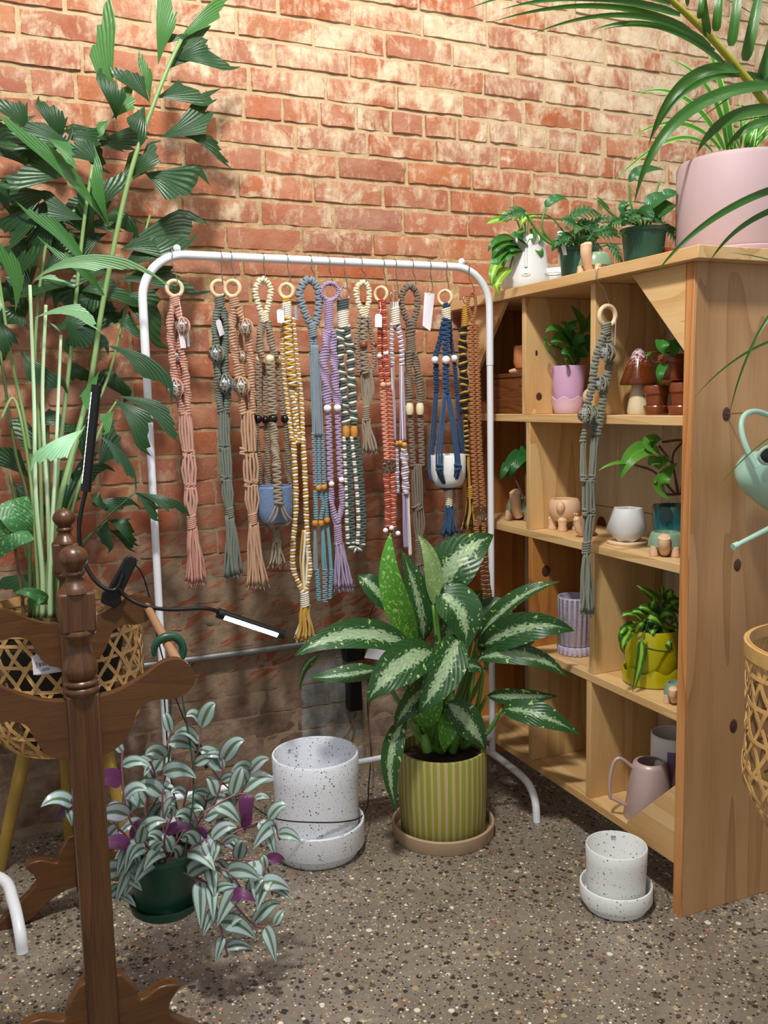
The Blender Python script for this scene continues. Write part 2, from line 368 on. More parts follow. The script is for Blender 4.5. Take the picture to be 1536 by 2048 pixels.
def floor_material():
    t = NT('exposed_aggregate_floor'); v = t.coord()
    base = t.ramp(t.noise(v, 5, 5, .65), [(.3, '#746a5d'), (.55, '#897e70'), (.75, '#9e9382')])
    base = t.mix(t.mrange(t.noise(v, 90, 3), .3, .7, 0, .5), base, '#63584a')
    for sc, th, stops in ((70, .30, [(0, '#2a241f'), (.25, '#8a7458'), (.45, '#5b4a3a'), (.62, '#b09a78'), (.76, '#43382f'), (.92, '#8f5f45'), (.95, '#e2d6bd')]),
                          (150, .26, [(0, '#211c18'), (.3, '#a28e70'), (.5, '#3c332b'), (.7, '#c7b694'), (.9, '#f0e8d6')])):
        d = t.n('TexVoronoi', Vector=v, Scale=sc, feature='F1'); d.inputs['Randomness'].default_value = 1
        thr = t.math('MULTIPLY_ADD', d.outputs['Color'], .3, th-.15)
        s2 = t.n('SeparateColor'); t.t.links.new(d.outputs['Color'], s2.inputs[0])
        mk = t.math('LESS_THAN', d.outputs['Distance'], t.math('MULTIPLY_ADD', s2.outputs[1], .42, th-.22))
        base = t.mix(t.math('MULTIPLY', mk, .9), base, t.ramp(s2.outputs[0], stops, 'CONSTANT'))
    t.P(Base__Color=base, Roughness=t.mrange(t.noise(v, 8, 3), .3, .7, .32, .5), Specular__IOR__Level=.4)
    t.bump(t.noise(v, 180, 3), .12, .001)
    return t.m
b = MB(); b.box((-2.0, -1.6, -.06), (3.4, WALL+.05, 0.0)); b.build('floor', floor_material(), kind='structure')

# ------------------------------------------------------------------ pine display shelf
XF, XB = 1.291, 1.50
YN, YFAR = 1.437, 2.41
ZS = {1: 1.085, 2: .776, 3: .454, 4: .132}
shelf = thing('display_shelf', 'tall open pine display shelf standing against the brick wall with plants and pots on it', 'shelf', (XF, YN, 0))
def board(name, lo, hi, m_, parent=shelf, bv=.0012):
    q = MB(); q.box(lo, hi); o = q.build(name, m_, parent); bevel(o, bv); return o
board('end_panel', (XF+.0005, YN-.014, 0), (1.66, YN+.012, 1.391), MT['pine_panel'])
board('end_panel', (XF+.0005, YFAR-.02, 0), (1.66, YFAR, 1.391), MT['pine_red'])
board('top_board', (1.264, YN-.05, 1.391), (1.72, 2.43, 1.416), MT['pine'])
e = MB(); e.box((XF-.0025, YN-.014, 0), (XF, YN+.012, 1.39)); bevel(e.build('edge_strip', MT['pine_edge'], shelf), .0005)
for z in ZS.values(): board('shelf_board', (XF, YN+.0125, z-.02), (XB, YFAR-.0205, z), MT['pine'])
bk = MB()
for (y0, y1, z0, z1) in ((1.45, 2.389, .112, .39), (1.45, 2.389, .392, .70), (1.45, 2.389, .702, .83), (1.66, 2.389, .832, 1.06), (1.45, 2.389, 1.062, 1.39)):
    bk.box((XB+.0005, y0, z0), (XB+.014, y1, z1))
bevel(bk.build('back_panel', MT['pine_back'], shelf), .001)
for (y, za, zb, mt) in ((2.06, 1.0853, 1.3905, 'pine_v'), (1.76, 1.0853, 1.3905, 'pine_v'), (2.04, .7763, 1.0647, 'pine_v'), (2.03, .4543, .7557, 'pine_red'), (1.755, .4543, .7557, 'pine_v'),
                        (2.03, .1323, .4337, 'pine_v'), (1.765, .1323, .4337, 'pine_v')):
    board('divider', (XF+.001, y-.009, za), (XB, y+.009, zb), MT[mt])
def gusset(pts):
    q = MB(); q.prism([(XF-.0008, y, z) for y, z in pts], (.012, 0, 0)); bevel(q.build('corner_brace', MT['pine'], shelf), .001)
gusset([(YN+.0125, 1.3905), (1.62, 1.3905), (YN+.0125, 1.215)])
gusset([(YN+.0125, .112), (1.61, .112), (1.61, .137), (YN+.0125, .293)])
gusset([(YFAR-.0205, 1.3905), (2.15, 1.3905), (YFAR-.0205, 1.12)])
for i, q in enumerate(((1453, 828, 14, 19), (1475, 1130, 13, 17), (1467, 1452, 13, 19))):
    c = P(q[0], q[1], YN-.0145); k = MB(); s_ = mpp(c)
    k.sphere(c, 1.0, 6, 18, 0, (q[2]*s_*.75, .0016, q[3]*s_*.75)); k.build('wood_knot', MT['knot'], shelf)
for q in ((1078, 793, 7, 8), (1073, 706, 3, 6), (1092, 1142, 10, 12)):
    c = P(q[0], q[1], {1078: 2.0507, 1073: 2.0507, 1092: 2.0207}[q[0]]); k = MB(); s_ = mpp(c)
    k.sphere(c, 1.0, 6, 16, 0, (q[2]*s_, .001, q[3]*s_)); k.build('wood_knot', MT['knot'], shelf)
c = PX(1203, 1050, XB-.0002); k = MB(); k.sphere(c, 1, 6, 18, 0, (.0015, .021, .024)); k.build('wood_knot', MT['knot'], shelf)
# ------------------------------------------------------------------ oak quilt rack
YA, YB_ = 1.47, 2.02
pa = P(165, 1400, YA); XA = pa[0]
pb = P(131, 1090, YB_); XBk = pb[0]
def rel(px, py, Y, X): q = P(px, py, Y); return (q[0]-X, q[2])
ARM = [rel(*q, YA, XA) for q in ((165, 1408), (198, 1390), (240, 1377), (290, 1347), (318, 1326), (338, 1317), (356, 1316), (374, 1325), (386, 1342), (388, 1358), (380, 1374), (362, 1388), (340, 1395), (312, 1396), (288, 1405), (273, 1419), (266, 1440), (252, 1472), (238, 1488), (218, 1501), (200, 1508), (165, 1516))]
ARM = ARM[:1]+[tuple(q) for q in spline(np.array(ARM)[1:], 60)]
rack = thing('quilt_rack', 'dark oak quilt rack with turned finials and scrolled arms in the left foreground', 'rack', (XA, (YA+YB_)/2, 0))
S1 = mpp(P(150, 1200, YA))
zpx = lambda y: P(150, y, YA)[2]
for Y, X in ((YA, XA), (YB_, XBk)):
    for part, outline, zoff, th in (('scrolled_arm', ARM, 0, .019),):
        pts = [(X+x, Y-th/2, z) for x, z in outline]+[(X-x, Y-th/2, z) for x, z in outline[-2:0:-1]]
        q = MB(); q.prism(pts, (0, th, 0)); o = q.build(part, MT['oak_h'], rack, sharp=30); bevel(o, .003, 3)
    FT = [(0, .19), (.035, .182), (.055, .15), (.062, .128), (.095, .142), (.128, .135), (.112, .112), (.108, .09), (.125, .07), (.17, .035), (.20, .0), (.155, .0), (.12, .012), (.08, .045), (.045, .06), (0, .064)]
    FT = FT[:1]+[tuple(q) for q in spline(np.array(FT)[1:-1], 40)]+FT[-1:]
    FT = [(x*1.0, max(z, .0)) for x, z in FT]
    pts = [(X+x, Y-.011, z) for x, z in FT]+[(X-x, Y-.011, z) for x, z in FT[-2:0:-1]]
    q = MB(); q.prism(pts, (0, .022, 0)); bevel(q.build('scrolled_foot', MT['oak_h'], rack, sharp=30), .003, 3)
    post = MB()
    hw = 31.5*S1
    post.box((X-hw, Y-hw*.75, .05), (X+hw, Y+hw*.75, zpx(1386)))
    post.box((X-35*S1, Y-28*S1, zpx(1262)), (X+35*S1, Y+28*S1, zpx(1182)))
    o = post.build('post', MT['oak'], rack); bevel(o, .004, 2)
    fin = MB()
    prof = [(0, 1090), (10, 1091), (19, 1096), (26, 1104), (29.5, 1114), (28, 1123), (23, 1131), (19, 1136), (17, 1140), (21, 1143), (22, 1147), (18, 1151), (16, 1156), (20, 1164), (27, 1172), (32, 1180), (33, 1184)]
    fin.lathe([(r*S1, zpx(y)) for r, y in prof[::-1]], (X, Y, 0), 32)
    fin.build('finial', MT['oak'], rack, sharp=60)
    tn = MB(); prof = [(31, 1258), (34, 1263), (35, 1268), (30, 1274), (24, 1281), (22.5, 1292), (25, 1306), (31, 1322), (34.5, 1334), (34, 1346), (30, 1354), (27, 1357), (33, 1361), (35, 1365), (33, 1369), (29, 1371), (34, 1374), (36, 1379), (35, 1384), (31, 1389)]
    tn.lathe([(r*S1, zpx(y)) for r, y in prof[::-1]], (X, Y, 0), 32); tn.build('turned_spindle', MT['oak'], rack, sharp=60)
for s_ in (1, -1):
    a = A(XA+s_*.163, YA, P(345, 1350, YA)[2]); b_ = A(XBk+s_*.163, YB_, a[2])
    q = MB(); q.tube([a, b_], .0088, 14); q.build('dowel', MT['dowel'], rack)
DOW = (a, b_)
DA, DB = A(XA+.163, YA, a[2]), A(XBk+.163, YB_, a[2])
for z in (.1,):
    q = MB(); q.tube([(XA, YA, .1), (XBk, YB_, .1)], .011, 14); q.build('stretcher', MT['oak'], rack)
# ------------------------------------------------------------------ white clothes rail
RY = 2.17
RXL, RXR = .327, 1.2525
railZ = .5*(P(345, 503, RY)[2]+P(940, 540, RY)[2])
rail = thing('clothes_rail', 'white tubular metal clothes rail with rounded corners hung with macrame against the brick wall', 'clothes rail', ((RXL+RXR)/2, RY, 0))
rr = .0102; cr = .105
arc = lambda cx, cz, a0, a1: [(cx+cr*math.cos(a), RY, cz+cr*math.sin(a)) for a in np.linspace(a0, a1, 14)]
q = MB(); q.tube([(RXL, RY, 1.22)]+arc(RXL+cr, railZ-cr, math.pi, math.pi/2)+arc(RXR-cr, railZ-cr, math.pi/2, 0)+[(RXR, RY, 1.22)], rr, 16)
q.build('hanging_bar', MT['white_metal'], rail)
for x in (RXL, RXR):
    q = MB(); q.tube([(x, RY, .105), (x, RY, 1.219)], rr*.9, 16); q.build('upright', MT['white_metal'], rail)
    q = MB(); pts = [(x, RY-.235, 0), (x, RY-.228, .05), (x, RY-.205, .083), (x, RY-.17, .097), (x, RY-.1, .103), (x, RY, .105), (x, RY+.1, .103), (x, RY+.17, .097), (x, RY+.2, .083), (x, RY+.222, .05), (x, RY+.228, 0)]
    q.tube(spline(pts, 50), rr, 16); q.build('foot', MT['white_metal'], rail)
q = MB(); q.tube([(RXL, RY, .155), (RXR, RY, .155)], rr*.85, 14); q.build('crossbar', MT['white_metal'], rail)
for x in (RXL+cr-.02, RXR-cr+.02):
    q = MB(); q.sphere((x, RY, railZ+rr+.004), .009, 8, 12); q.build('rail_knob', MT['white_metal'], rail)
# second rail standing out of frame on the left: its front foot reaches in
c = PF(45, 1905, 0); q = MB(); fx, fy = c[0], c[1]
k1, k2 = PF(26, 1802, .08), PF(2, 1757, .1)
q.tube(spline([(fx, fy, 0), tuple(P(40, 1865, fy+.008)), tuple(k1), tuple(k2), (k2[0]-.1, k2[1]+.07, .115), (-.32, 2.22, .12)], 40), rr*1.2, 16)
q2 = thing('clothes_rail', 'curved front foot of a second white rail at the lower left edge', 'clothes rail', (-.32, 2.22, 0))
q.build('foot', MT['white_metal'], q2)
q = MB(); q.tube([(-.32, 2.22, .12), (-.32, 2.22, 1.3)], rr, 14); q.tube(spline([(-.32, 2.22, .12), (-.38, 2.29, .1), (-.4, 2.32, .05), (-.405, 2.325, 0)], 16), rr*1.2, 14); q.build('upright', MT['white_metal'], q2)

# ------------------------------------------------------------------ macrame
CM = {k: cordmat('cord_'+k, v) for k, v in dict(pink='#bf9180', sage='#70766a', tan='#b89174', taupe='#92826f', cream='#d8cfb2', white='#ddd6c8', yellow='#c09338',
      greyblue='#7f8a93', teal='#6797a3', purple='#a48fae', forest='#4f5b57', coral='#a94a35', peach='#d08a6e', lilac='#a393b8', brown='#7a6b5b', navy='#274566', black='#1c1a18', rust='#a2693f', darkrust='#5d3a24', sagecab='#787b6d', fadedpink='#b9796a').items()}
def mirror_material():
    t = NT('mirror_tiles'); v = t.coord('UV', (10, 16, 1))
    vx = t.n('TexVoronoi', Vector=v, Scale=1.0, feature='F1', distance='CHEBYCHEV'); vx.inputs['Randomness'].default_value = 0
    sc_ = t.n('SeparateColor'); t.t.links.new(t.n('TexWhiteNoise', Vector=t.n('VectorMath', operation='FLOOR', _0=v).outputs[0]).outputs['Color'], sc_.inputs[0])
    edge = t.math('GREATER_THAN', vx.outputs['Distance'], .44)
    nv = t.n('VectorMath', operation='MULTIPLY_ADD'); 
    t.t.links.new(t.n('TexWhiteNoise', Vector=t.n('VectorMath', operation='FLOOR', _0=v).outputs[0]).outputs['Color'], nv.inputs[0])
    nv.inputs[1].default_value = (.7, .7, .7); nv.inputs[2].default_value = (-.35, -.35, -.35)
    g = t.n('NewGeometry'); ad = t.n('VectorMath', operation='ADD'); t.t.links.new(g.outputs['Normal'], ad.inputs[0]); t.t.links.new(nv.outputs[0], ad.inputs[1])
    nm = t.n('VectorMath', operation='NORMALIZE'); t.t.links.new(ad.outputs[0], nm.inputs[0]); t.t.links.new(nm.outputs[0], t.b.inputs['Normal'])
    t.P(Base__Color=t.mix(edge, (.86, .9, .92, 1), (.1, .1, .1, 1)), Metallic=1.0, Roughness=.12); return t.m
MT['mirror'] = mirror_material()
class Hanger:
    def __init__(s, name, label, base, Y, group='macrame plant hangers on the white rail', cat='plant hanger', name2=None):
        s.Y = Y; s.u = mpp(base); s.root = thing(name, label, cat, base, group)
    def p(s, q, dy=0.0): return P(q[0], q[1], s.Y+(q[2] if len(q) > 2 else 0)+dy)
    def path(s, pts, n=40): return spline([s.p(q) for q in pts], n)
    def ring(s, c, r, mat='ringwood', th=4.2, rx=None, name='wooden_ring'):
        b = MB(); rx = r if rx is None else rx; sx = rx/r
        ax = A(math.sqrt(max(0, 1-sx*sx)), sx, 0)
        c_ = s.p(c); b.torus(c_, r*s.u*.84, th*s.u, ax, 36, 10); b.build(name, MT[mat] if mat in MT else CM[mat], s.root)
    def sinnet(s, pts, w, cols, pitch=6.0, spiral=0.0, flat=.6, name='knotted_cord', tilt=.28, closed=False, b=None, style='ring'):
        own = b is None; b = MB() if own else b
        pth = resample(s.path(pts, 60), pitch*s.u); n = len(pth)
        T = np.gradient(pth, axis=0); ph = random.uniform(0, 6.28)
        if isinstance(w, (int, float)): W = np.full(n, w)
        else: W = np.interp(np.linspace(0, 1, n), np.linspace(0, 1, len(w)), w)
        cam_d = A(.0, -1, 0); crd = pitch*s.u*.56; a = np.linspace(0, 2*math.pi, 10, endpoint=False)
        for i in range(n):
            t_ = nrm(T[i]); sd = nrm(np.cross(t_, cam_d)); nr = np.cross(sd, t_)
            if spiral:
                g = ph+spiral*i; sd, nr = math.cos(g)*sd+math.sin(g)*nr, -math.sin(g)*sd+math.cos(g)*nr
            hw, ht = (W[i]/2)*s.u-crd*.9, (W[i]/2)*s.u*flat-crd*.5
            hw = max(hw, crd*.6); ht = max(ht, crd*.5)
            k = tilt*(1 if (spiral or i % 2) else -1)
            jit = random.uniform(.92, 1.08)
            ring = [pth[i]+sd*math.cos(q)*hw*jit+nr*math.sin(q)*ht+t_*(math.cos(q)*k*hw+ .0) for q in a]
            b.tube(ring, crd, 6, i % len(cols) if len(cols) > 1 else 0, True)
        core = np.maximum(W/2*s.u*.45, .0012)
        b.tube(pth, core, 6, 0)
        return b.build(name, [CM[c] for c in cols], s.root, sharp=0) if own else b
    def wrap(s, a, c, w, col, pitch=4.2, name='gathering_wrap'):
        b = MB(); pth = resample(spline([s.p(a), s.p(c)], 20), pitch*s.u); T = nrm(pth[-1]-pth[0]); sd = nrm(np.cross(T, A(0, -1, 0))); nr = np.cross(sd, T)
        an = np.linspace(0, 2*math.pi, 14, endpoint=False)
        for p_ in pth:
            j = random.uniform(.95, 1.05)
            b.tube([p_+sd*math.cos(q)*w/2*s.u*j*.86+nr*math.sin(q)*w/2*s.u*.75+T*.12*w*s.u*math.cos(q) for q in an], pitch*s.u*.56, 6, 0, True)
        b.tube(pth, w/2*s.u*.62, 8); b.build(name, CM[col], s.root, sharp=0)
    def cords(s, pts, widths, n, cols, th=3.6, name='cord_bundle', flat=.55, wav=.12):
        b = MB(); pth = s.path(pts, 28); W = np.interp(np.linspace(0, 1, 28), np.linspace(0, 1, len(widths)), widths)
        for k in range(n):
            f = (k+.5)/n*2-1; row = k % 2; ph = random.uniform(0, 6.28); fr = random.uniform(4, 8)
            pp = []
            for i in range(28):
                x = f*.5*(W[i]-th)*s.u+math.sin(ph+i/28*fr)*wav*th*s.u
                y = (-.25 if row else .28)*math.sqrt(max(.0, 1-f*f*.8))*W[i]*flat*s.u
                pp.append(pth[i]+A(x*math.cos(.0), y, 0))
            b.tube(pp, th/2*s.u*random.uniform(.92, 1.1), 7, k % len(cols))
        return b.build(name, [CM[c] for c in cols], s.root, sharp=0)
    def tassel(s, a, c, w0, w1, n, cols, th=3.4):
        b = MB(); p0, p1 = s.p(a), s.p(c); ln = np.linalg.norm(p1-p0)
        for k in range(n):
            an = k*2.399963; r = math.sqrt((k+.5)/n); dx, dy = r*math.cos(an), r*math.sin(an)
            ex = random.uniform(-.03, .03); e = random.uniform(.93, 1.01); pp = []; ph = random.uniform(0, 6.3)
            for i in range(12):
                t_ = i/11; ww = w0*(1-t_)+w1*(t_**1.3)+ (w0*.15*math.sin(t_*3.1))
                pp.append(p0+(p1-p0)*t_*e+A(dx*ww/2*s.u+ex*ln*t_*t_, dy*ww/2*s.u*.7, .0)+A(math.sin(ph+t_*7)*.35*th*s.u, 0, 0))
            rad = [th/2*s.u]*11+[th/2*s.u*1.1]
            b.tube(pp, rad, 6, k % len(cols))
            for j in range(2):   # frayed ends
                d = nrm(pp[-1]-pp[-3])+A(random.uniform(-.35, .35), random.uniform(-.3, .3), 0)
                b.tube([pp[-1]-d*.002, pp[-1]+d*random.uniform(.006, .012)], [th*.3*s.u, th*.12*s.u], 4, k % len(cols), cap=False)
        b.build('tassel', [CM[c] for c in cols], s.root, sharp=0)
    def bead(s, c, r, mat, h=None, dy=-.006, name='bead'):
        b = MB(); p_ = s.p(c, dy); u = s.u
        if h: b.lathe([(.25*r*u, -h/2*u), (.8*r*u, -h/2*u*.95), (r*u, -h*.25*u), (r*u*1.04, 0), (r*u, h*.25*u), (.8*r*u, h/2*u*.95), (.25*r*u, h/2*u)], p_, 18)
        else: b.sphere(p_, r*u, 12, 18)
        b.build(name, MT[mat], s.root)
    def ball(s, c, r, col, dy=-.008):
        b = MB(); p_ = s.p(c, dy); b.sphere(p_, r*s.u, 16, 24, 0, ax=(.2, .1, 1)); b.build('mirror_ball', MT['mirror'], s.root)
        b = MB()
        for a in (-.55, .15, 1.1):
            pp = [p_+A(math.sin(q)*math.sin(a)*1.07*r*s.u, -math.sin(q)*math.cos(a)*1.07*r*s.u, math.cos(q)*1.12*r*s.u) for q in np.linspace(-.12, math.pi+.12, 14)]
            b.tube(pp, 1.7*s.u, 6)
        b.build('ball_cord', CM[col], s.root, sharp=0)
    def loop(s, pts, w, cols, pitch=5.5): s.sinnet(pts, w, cols, pitch, 0, .8, 'knotted_loop')
    def card(s, c, w, h, ang=0, yaw=0.0, dy=-.02, string=None, name='price_tag'):
        b = MB(); p_ = s.p(c, dy); u = s.u; ca, sa = math.cos(ang), math.sin(ang); X = A(math.cos(yaw), math.sin(yaw), 0)
        f = lambda x, z: p_+X*(x*ca-z*sa)*u+A(0, 0, 1)*(x*sa+z*ca)*u
        o_ = [(-w/2, -h/2), (w/2, -h/2), (w/2, h*.34), (w*.28, h/2), (-w*.28, h/2), (-w/2, h*.34)]
        b.prism([f(*q) for q in o_], (0.0002, .0008, 0)); t_ = b.build(name, MT['paper'], s.root)
        if string:
            b = MB(); b.tube(spline([s.p(string, dy*.4), (s.p(string, dy)+f(0, h*.45))/2+A(.004, 0, -.004), f(0, h*.42)], 10), .0006, 5); b.build('tag_string', MT['paper'], t_)
    def clip(s, c, r=5, n=1):
        b = MB(); p_ = s.p(c, -.006); b.torus(p_, r*s.u, 1.1*s.u, (random.uniform(-.5, .5), 1, random.uniform(-.3, .3)), 16, 6)
        b.tube([p_+A(0, 0, r*s.u), p_+A(.002, -.001, (r+6)*s.u)], 1.6*s.u, 6); b.build('metal_clip', MT['chrome'], s.root)
def hook(px, by, ringy, desc, Y=RY, rx=None):
    """S shaped hook: over the bar above, through the ring below"""
    u = mpp(P(px, by, Y)); top = A(P(px, by, Y)[0], Y, railZ)
    b = MB(); r0 = rr+.0025; x0 = top[0]; bot = P(px if rx is None else rx, ringy, Y)
    pts = [(x0, Y+r0*math.cos(a), railZ+r0*math.sin(a)) for a in np.linspace(math.pi*-.12, math.pi*1.0, 12)]
    zb = bot[2]; xb = bot[0]
    pts += [(x0-.002, Y-r0+.001, railZ-.02), (x0+.3*(xb-x0)+.001, Y-r0*.6, railZ-.5*(railZ-zb)), (xb+.003, Y-.006, zb+.02), (xb+.006, Y-.005, zb+.006)]
    pts += [(xb+.006*math.cos(a), Y-.005, zb+.0055*math.sin(a)) for a in np.linspace(-.3, -2.9, 8)]
    b.tube(pts, .0014, 6)
    return tag(b.build('wire_hook', MT['chrome'], None, top), desc, 'hook', 'wire hooks on the white rail')
HB = lambda px, py: P(px, py, RY)

hook(342, 497, 566, 'wire hook holding the pink macrame hanger at the left end', rx=349)
h = Hanger('macrame_hanger', 'pink macrame hanger with mirror balls, leftmost on the rail', HB(349, 600), RY)
h.ring((349, 577), 18); h.wrap((349, 594), (351, 611), 20, 'pink')
h.sinnet([(352, 614, .015), (357, 700, .02), (362, 800, .02), (368, 828, .01)], 15, ['fadedpink'], 5.5, .5)
h.sinnet([(347, 613), (340, 640), (343, 700), (350, 760), (358, 800), (366, 828)], 17, ['pink'], 5.5, .5)
h.sinnet([(354, 613), (362, 650), (361, 690), (370, 740), (375, 790), (375, 828)], 17, ['pink'], 5.5, .5)
for q in ((364, 652, 15), (349, 777, 17)): h.ball(q[:2], q[2], 'pink')
for q in ((354, 712, 12), (361, 776, 12)): h.ball(q[:2], q[2], 'fadedpink', .018)
h.cords([(369, 824), (377, 905)], [26, 34, 26], 9, ['pink'], 5.2); h.cords([(377, 908), (380, 972)], [26, 36, 26], 8, ['pink'], 5.2); h.cords([(380, 975), (383, 1030)], [26, 34, 18], 8, ['pink'], 5.2)
for q in ((371, 907), (384, 907), (376, 973), (386, 973)): h.sinnet([(q[0], q[1]-5), (q[0], q[1]+5)], 14, ['pink'], 5, name='square_knot')
h.wrap((383, 1032), (384, 1055), 18, 'pink'); h.tassel((385, 1053), (391, 1166), 17, 42, 22, ['pink', 'fadedpink'], 4.6)
h.card((364, 675), 14, 42, .1, .5, -.012, (356, 590)); h.card((376, 668), 12, 50, .05, 1.0, .004)

hook(441, 503, 566, 'wire hook holding the dark sage macrame hanger', rx=440)
h = Hanger('macrame_hanger', 'dark sage macrame hanger with mirror balls beside the pink one', HB(437, 600), RY+.012)
h.ring((438, 577), 18); h.wrap((439, 594), (440, 613), 20, 'sage')
h.sinnet([(442, 615, .015), (444, 700, .02), (446, 822, .015)], 14, ['sage'], 5.5, .5)
h.sinnet([(437, 615), (431, 650), (432, 700), (437, 780), (441, 822)], 18, ['sage'], 5.5, .5); h.sinnet([(445, 615), (453, 655), (450, 720), (455, 790), (453, 822)], 18, ['sage'], 5.5, .5)
h.ball((431, 708), 16, 'sage'); h.ball((449, 768), 17, 'sage')
h.cords([(447, 818), (450, 893)], [26, 30, 26], 9, ['sage'], 5); h.cords([(450, 896), (453, 956)], [24, 30, 24], 8, ['sage'], 5); h.cords([(453, 959), (458, 1018)], [24, 28, 15], 8, ['sage'], 5)
for q in ((444, 895), (456, 895), (447, 957), (459, 957)): h.sinnet([(q[0], q[1]-4), (q[0], q[1]+4)], 13, ['sage'], 5, name='square_knot')
h.wrap((459, 1017), (460, 1033), 16, 'sage'); h.tassel((460, 1031), (466, 1154), 16, 40, 22, ['sage'], 4.6)
h.card((440, 655), 16, 32, .35, .6, -.016)

hook(461, 505, 566, 'wire hook holding the tan macrame hanger with mirror balls', rx=466)
h = Hanger('macrame_hanger', 'tan macrame hanger with mirror balls overlapping the dark sage one', HB(466, 600), RY-.012)
h.ring((465, 577), 18, rx=15); h.wrap((468, 594), (469, 613), 19, 'tan')
h.sinnet([(476, 615, .02), (482, 700, .025), (492, 828, .02)], 14, ['tan'], 5.5, .5)
h.sinnet([(467, 614), (464, 660), (470, 710), (479, 770), (486, 826)], 17, ['tan'], 5.5, .5); h.sinnet([(474, 614), (488, 650), (499, 690), (503, 760), (505, 826)], 17, ['tan'], 5.5, .5)
h.ball((490, 655), 15, 'tan'); h.ball((482, 773), 16, 'tan'); h.ball((485, 714), 11, 'tan', .025)
h.cords([(496, 822), (500, 904)], [28, 36, 34], 9, ['tan'], 5.2); h.cords([(500, 907), (503, 966)], [32, 36, 32], 8, ['tan'], 5.2); h.cords([(503, 970), (506, 1030)], [30, 34, 18], 8, ['tan'], 5.2)
for q in ((486, 903), (502, 908), (495, 968), (510, 966)): h.sinnet([(q[0], q[1]-5), (q[0], q[1]+5)], 15, ['tan'], 5, name='square_knot')
h.wrap((505, 1028), (506, 1047), 18, 'tan'); h.tassel((506, 1045), (514, 1174), 17, 44, 22, ['tan'], 4.6)

hook(525, 508, 563, 'wire hook through the cream loop of the taupe hanger with pot', rx=526)
h = Hanger('macrame_hanger', 'taupe beaded hanger with cream loop cradling the blue pot', HB(528, 640), RY)
h.loop([(527, 640), (515, 604), (511, 578), (525, 558), (541, 576), (538, 604), (529, 640)], 13, ['cream']); h.wrap((528, 626), (530, 642), 16, 'cream')
h.sinnet([(525, 644), (519, 680), (523, 712)], 18, ['taupe'], 5.2, .5); h.sinnet([(535, 644), (544, 690), (549, 712)], 18, ['taupe'], 5.2, .5)
for q in ((519, 718, 8), (555, 718, 7)): h.bead(q[:2], q[2], 'beadcream', dy=.012)
h.bead((540, 718), 9, 'beadcream')
h.sinnet([(530, 728, .03), (530, 830, .03)], 13, ['taupe'], 5.2); h.sinnet([(518, 728, .012), (515, 830, .012)], 15, ['taupe'], 5.2); h.sinnet([(556, 728, .02), (567, 830, .02)], 14, ['taupe'], 5.2); h.sinnet([(541, 728, -.012), (546, 828, -.012)], 19, ['taupe'], 5.2)
for q in ((516, 838, 9, .005), (531, 840, 8, .02), (570, 838, 9, .01)): h.bead(q[:2], q[2], 'black_bead', dy=q[3])
h.bead((546, 838), 10, 'black_bead', dy=-.02)
h.sinnet([(512, 848, .01), (518, 925, .03), (519, 970, .05)], 13, ['taupe'], 5, .5); h.sinnet([(533, 848, .03), (536, 972, .05)], 14, ['taupe'], 5, .45); h.sinnet([(571, 848, .015), (580, 970, .04)], 14, ['taupe'], 5, .5)
h.sinnet([(547, 848, -.02), (549, 880, -.03), (553, 930, -.055)], 19, ['taupe'], 5.2, .5); h.sinnet([(553, 932, -.057), (557, 1006, -.062)], 19, ['taupe'], 5.2)
for q in (([(556, 1004, -.062), (545, 1028, -.061), (537, 1046, -.05), (550, 1062, 0)]), ([(558, 1004, -.062), (553, 1028, -.062), (545, 1046, -.052), (551, 1062, 0)]), ([(559, 1004, -.062), (566, 1030, -.06), (573, 1046, -.05), (552, 1062, 0)]), ([(560, 1004, -.062), (574, 1030, -.058), (583, 1043, -.045), (553, 1062, 0)]),
          ([(519, 968, .05), (512, 1000, .055), (517, 1035, .035), (549, 1062, 0)]), ([(580, 968, .04), (588, 1000, .045), (583, 1038, .025), (554, 1062, 0)])):
    h.cords(q, [4, 4], 1, ['taupe'], 4.4, name='cradle_cord')
h.wrap((552, 1060), (553, 1082), 14, 'taupe'); h.tassel((553, 1080), (552, 1130), 13, 34, 14, ['taupe'], 4)

hook(573, 511, 568, 'wire hook holding the yellow and white macrame hanger', rx=576)
h = Hanger('macrame_hanger', 'long yellow and white macrame hanger with two toned tassel', HB(573, 605), RY)
h.ring((573, 582), 16, rx=14); h.wrap((573, 597), (573, 605), 15, 'yellow'); h.wrap((573, 607), (574, 636), 18, 'white')
h.sinnet([(566, 638, .01), (566, 720, .015), (574, 800, .01), (584, 880)], 11, ['white', 'yellow'], 5); h.sinnet([(574, 638, -.008), (580, 720, -.01), (586, 770, -.008)], 20, ['yellow', 'white', 'yellow'], 5); h.sinnet([(586, 638, .008), (594, 720, .01), (603, 800, .008), (606, 880)], 11, ['white', 'yellow'], 5)
h.sinnet([(582, 764), (590, 820), (597, 884)], 14, ['yellow', 'white'], 6, .4); h.sinnet([(592, 764), (590, 830), (594, 884)], 12, ['white', 'yellow'], 6, .4)
h.sinnet([(587, 880), (592, 1000), (586, 1090), (587, 1140), (604, 1182)], 13, ['yellow', 'white'], 6.5, .5); h.sinnet([(606, 880), (610, 950), (613, 1040), (616, 1100), (620, 1140), (611, 1182)], 13, ['white', 'yellow'], 6.5, .5)
h.cords([(611, 1060), (608, 1120), (609, 1182)], [16, 26, 10], 4, ['yellow', 'white'], 5.5)
h.wrap((609, 1186), (610, 1211), 18, 'white'); h.tassel((610, 1209), (609, 1276), 16, 44, 16, ['yellow', 'yellow', 'white'], 5)
h.card((561, 632), 15, 26, .05, .1, -.02, (568, 600)); h.card((593, 626), 14, 28, .1, .7, .01)

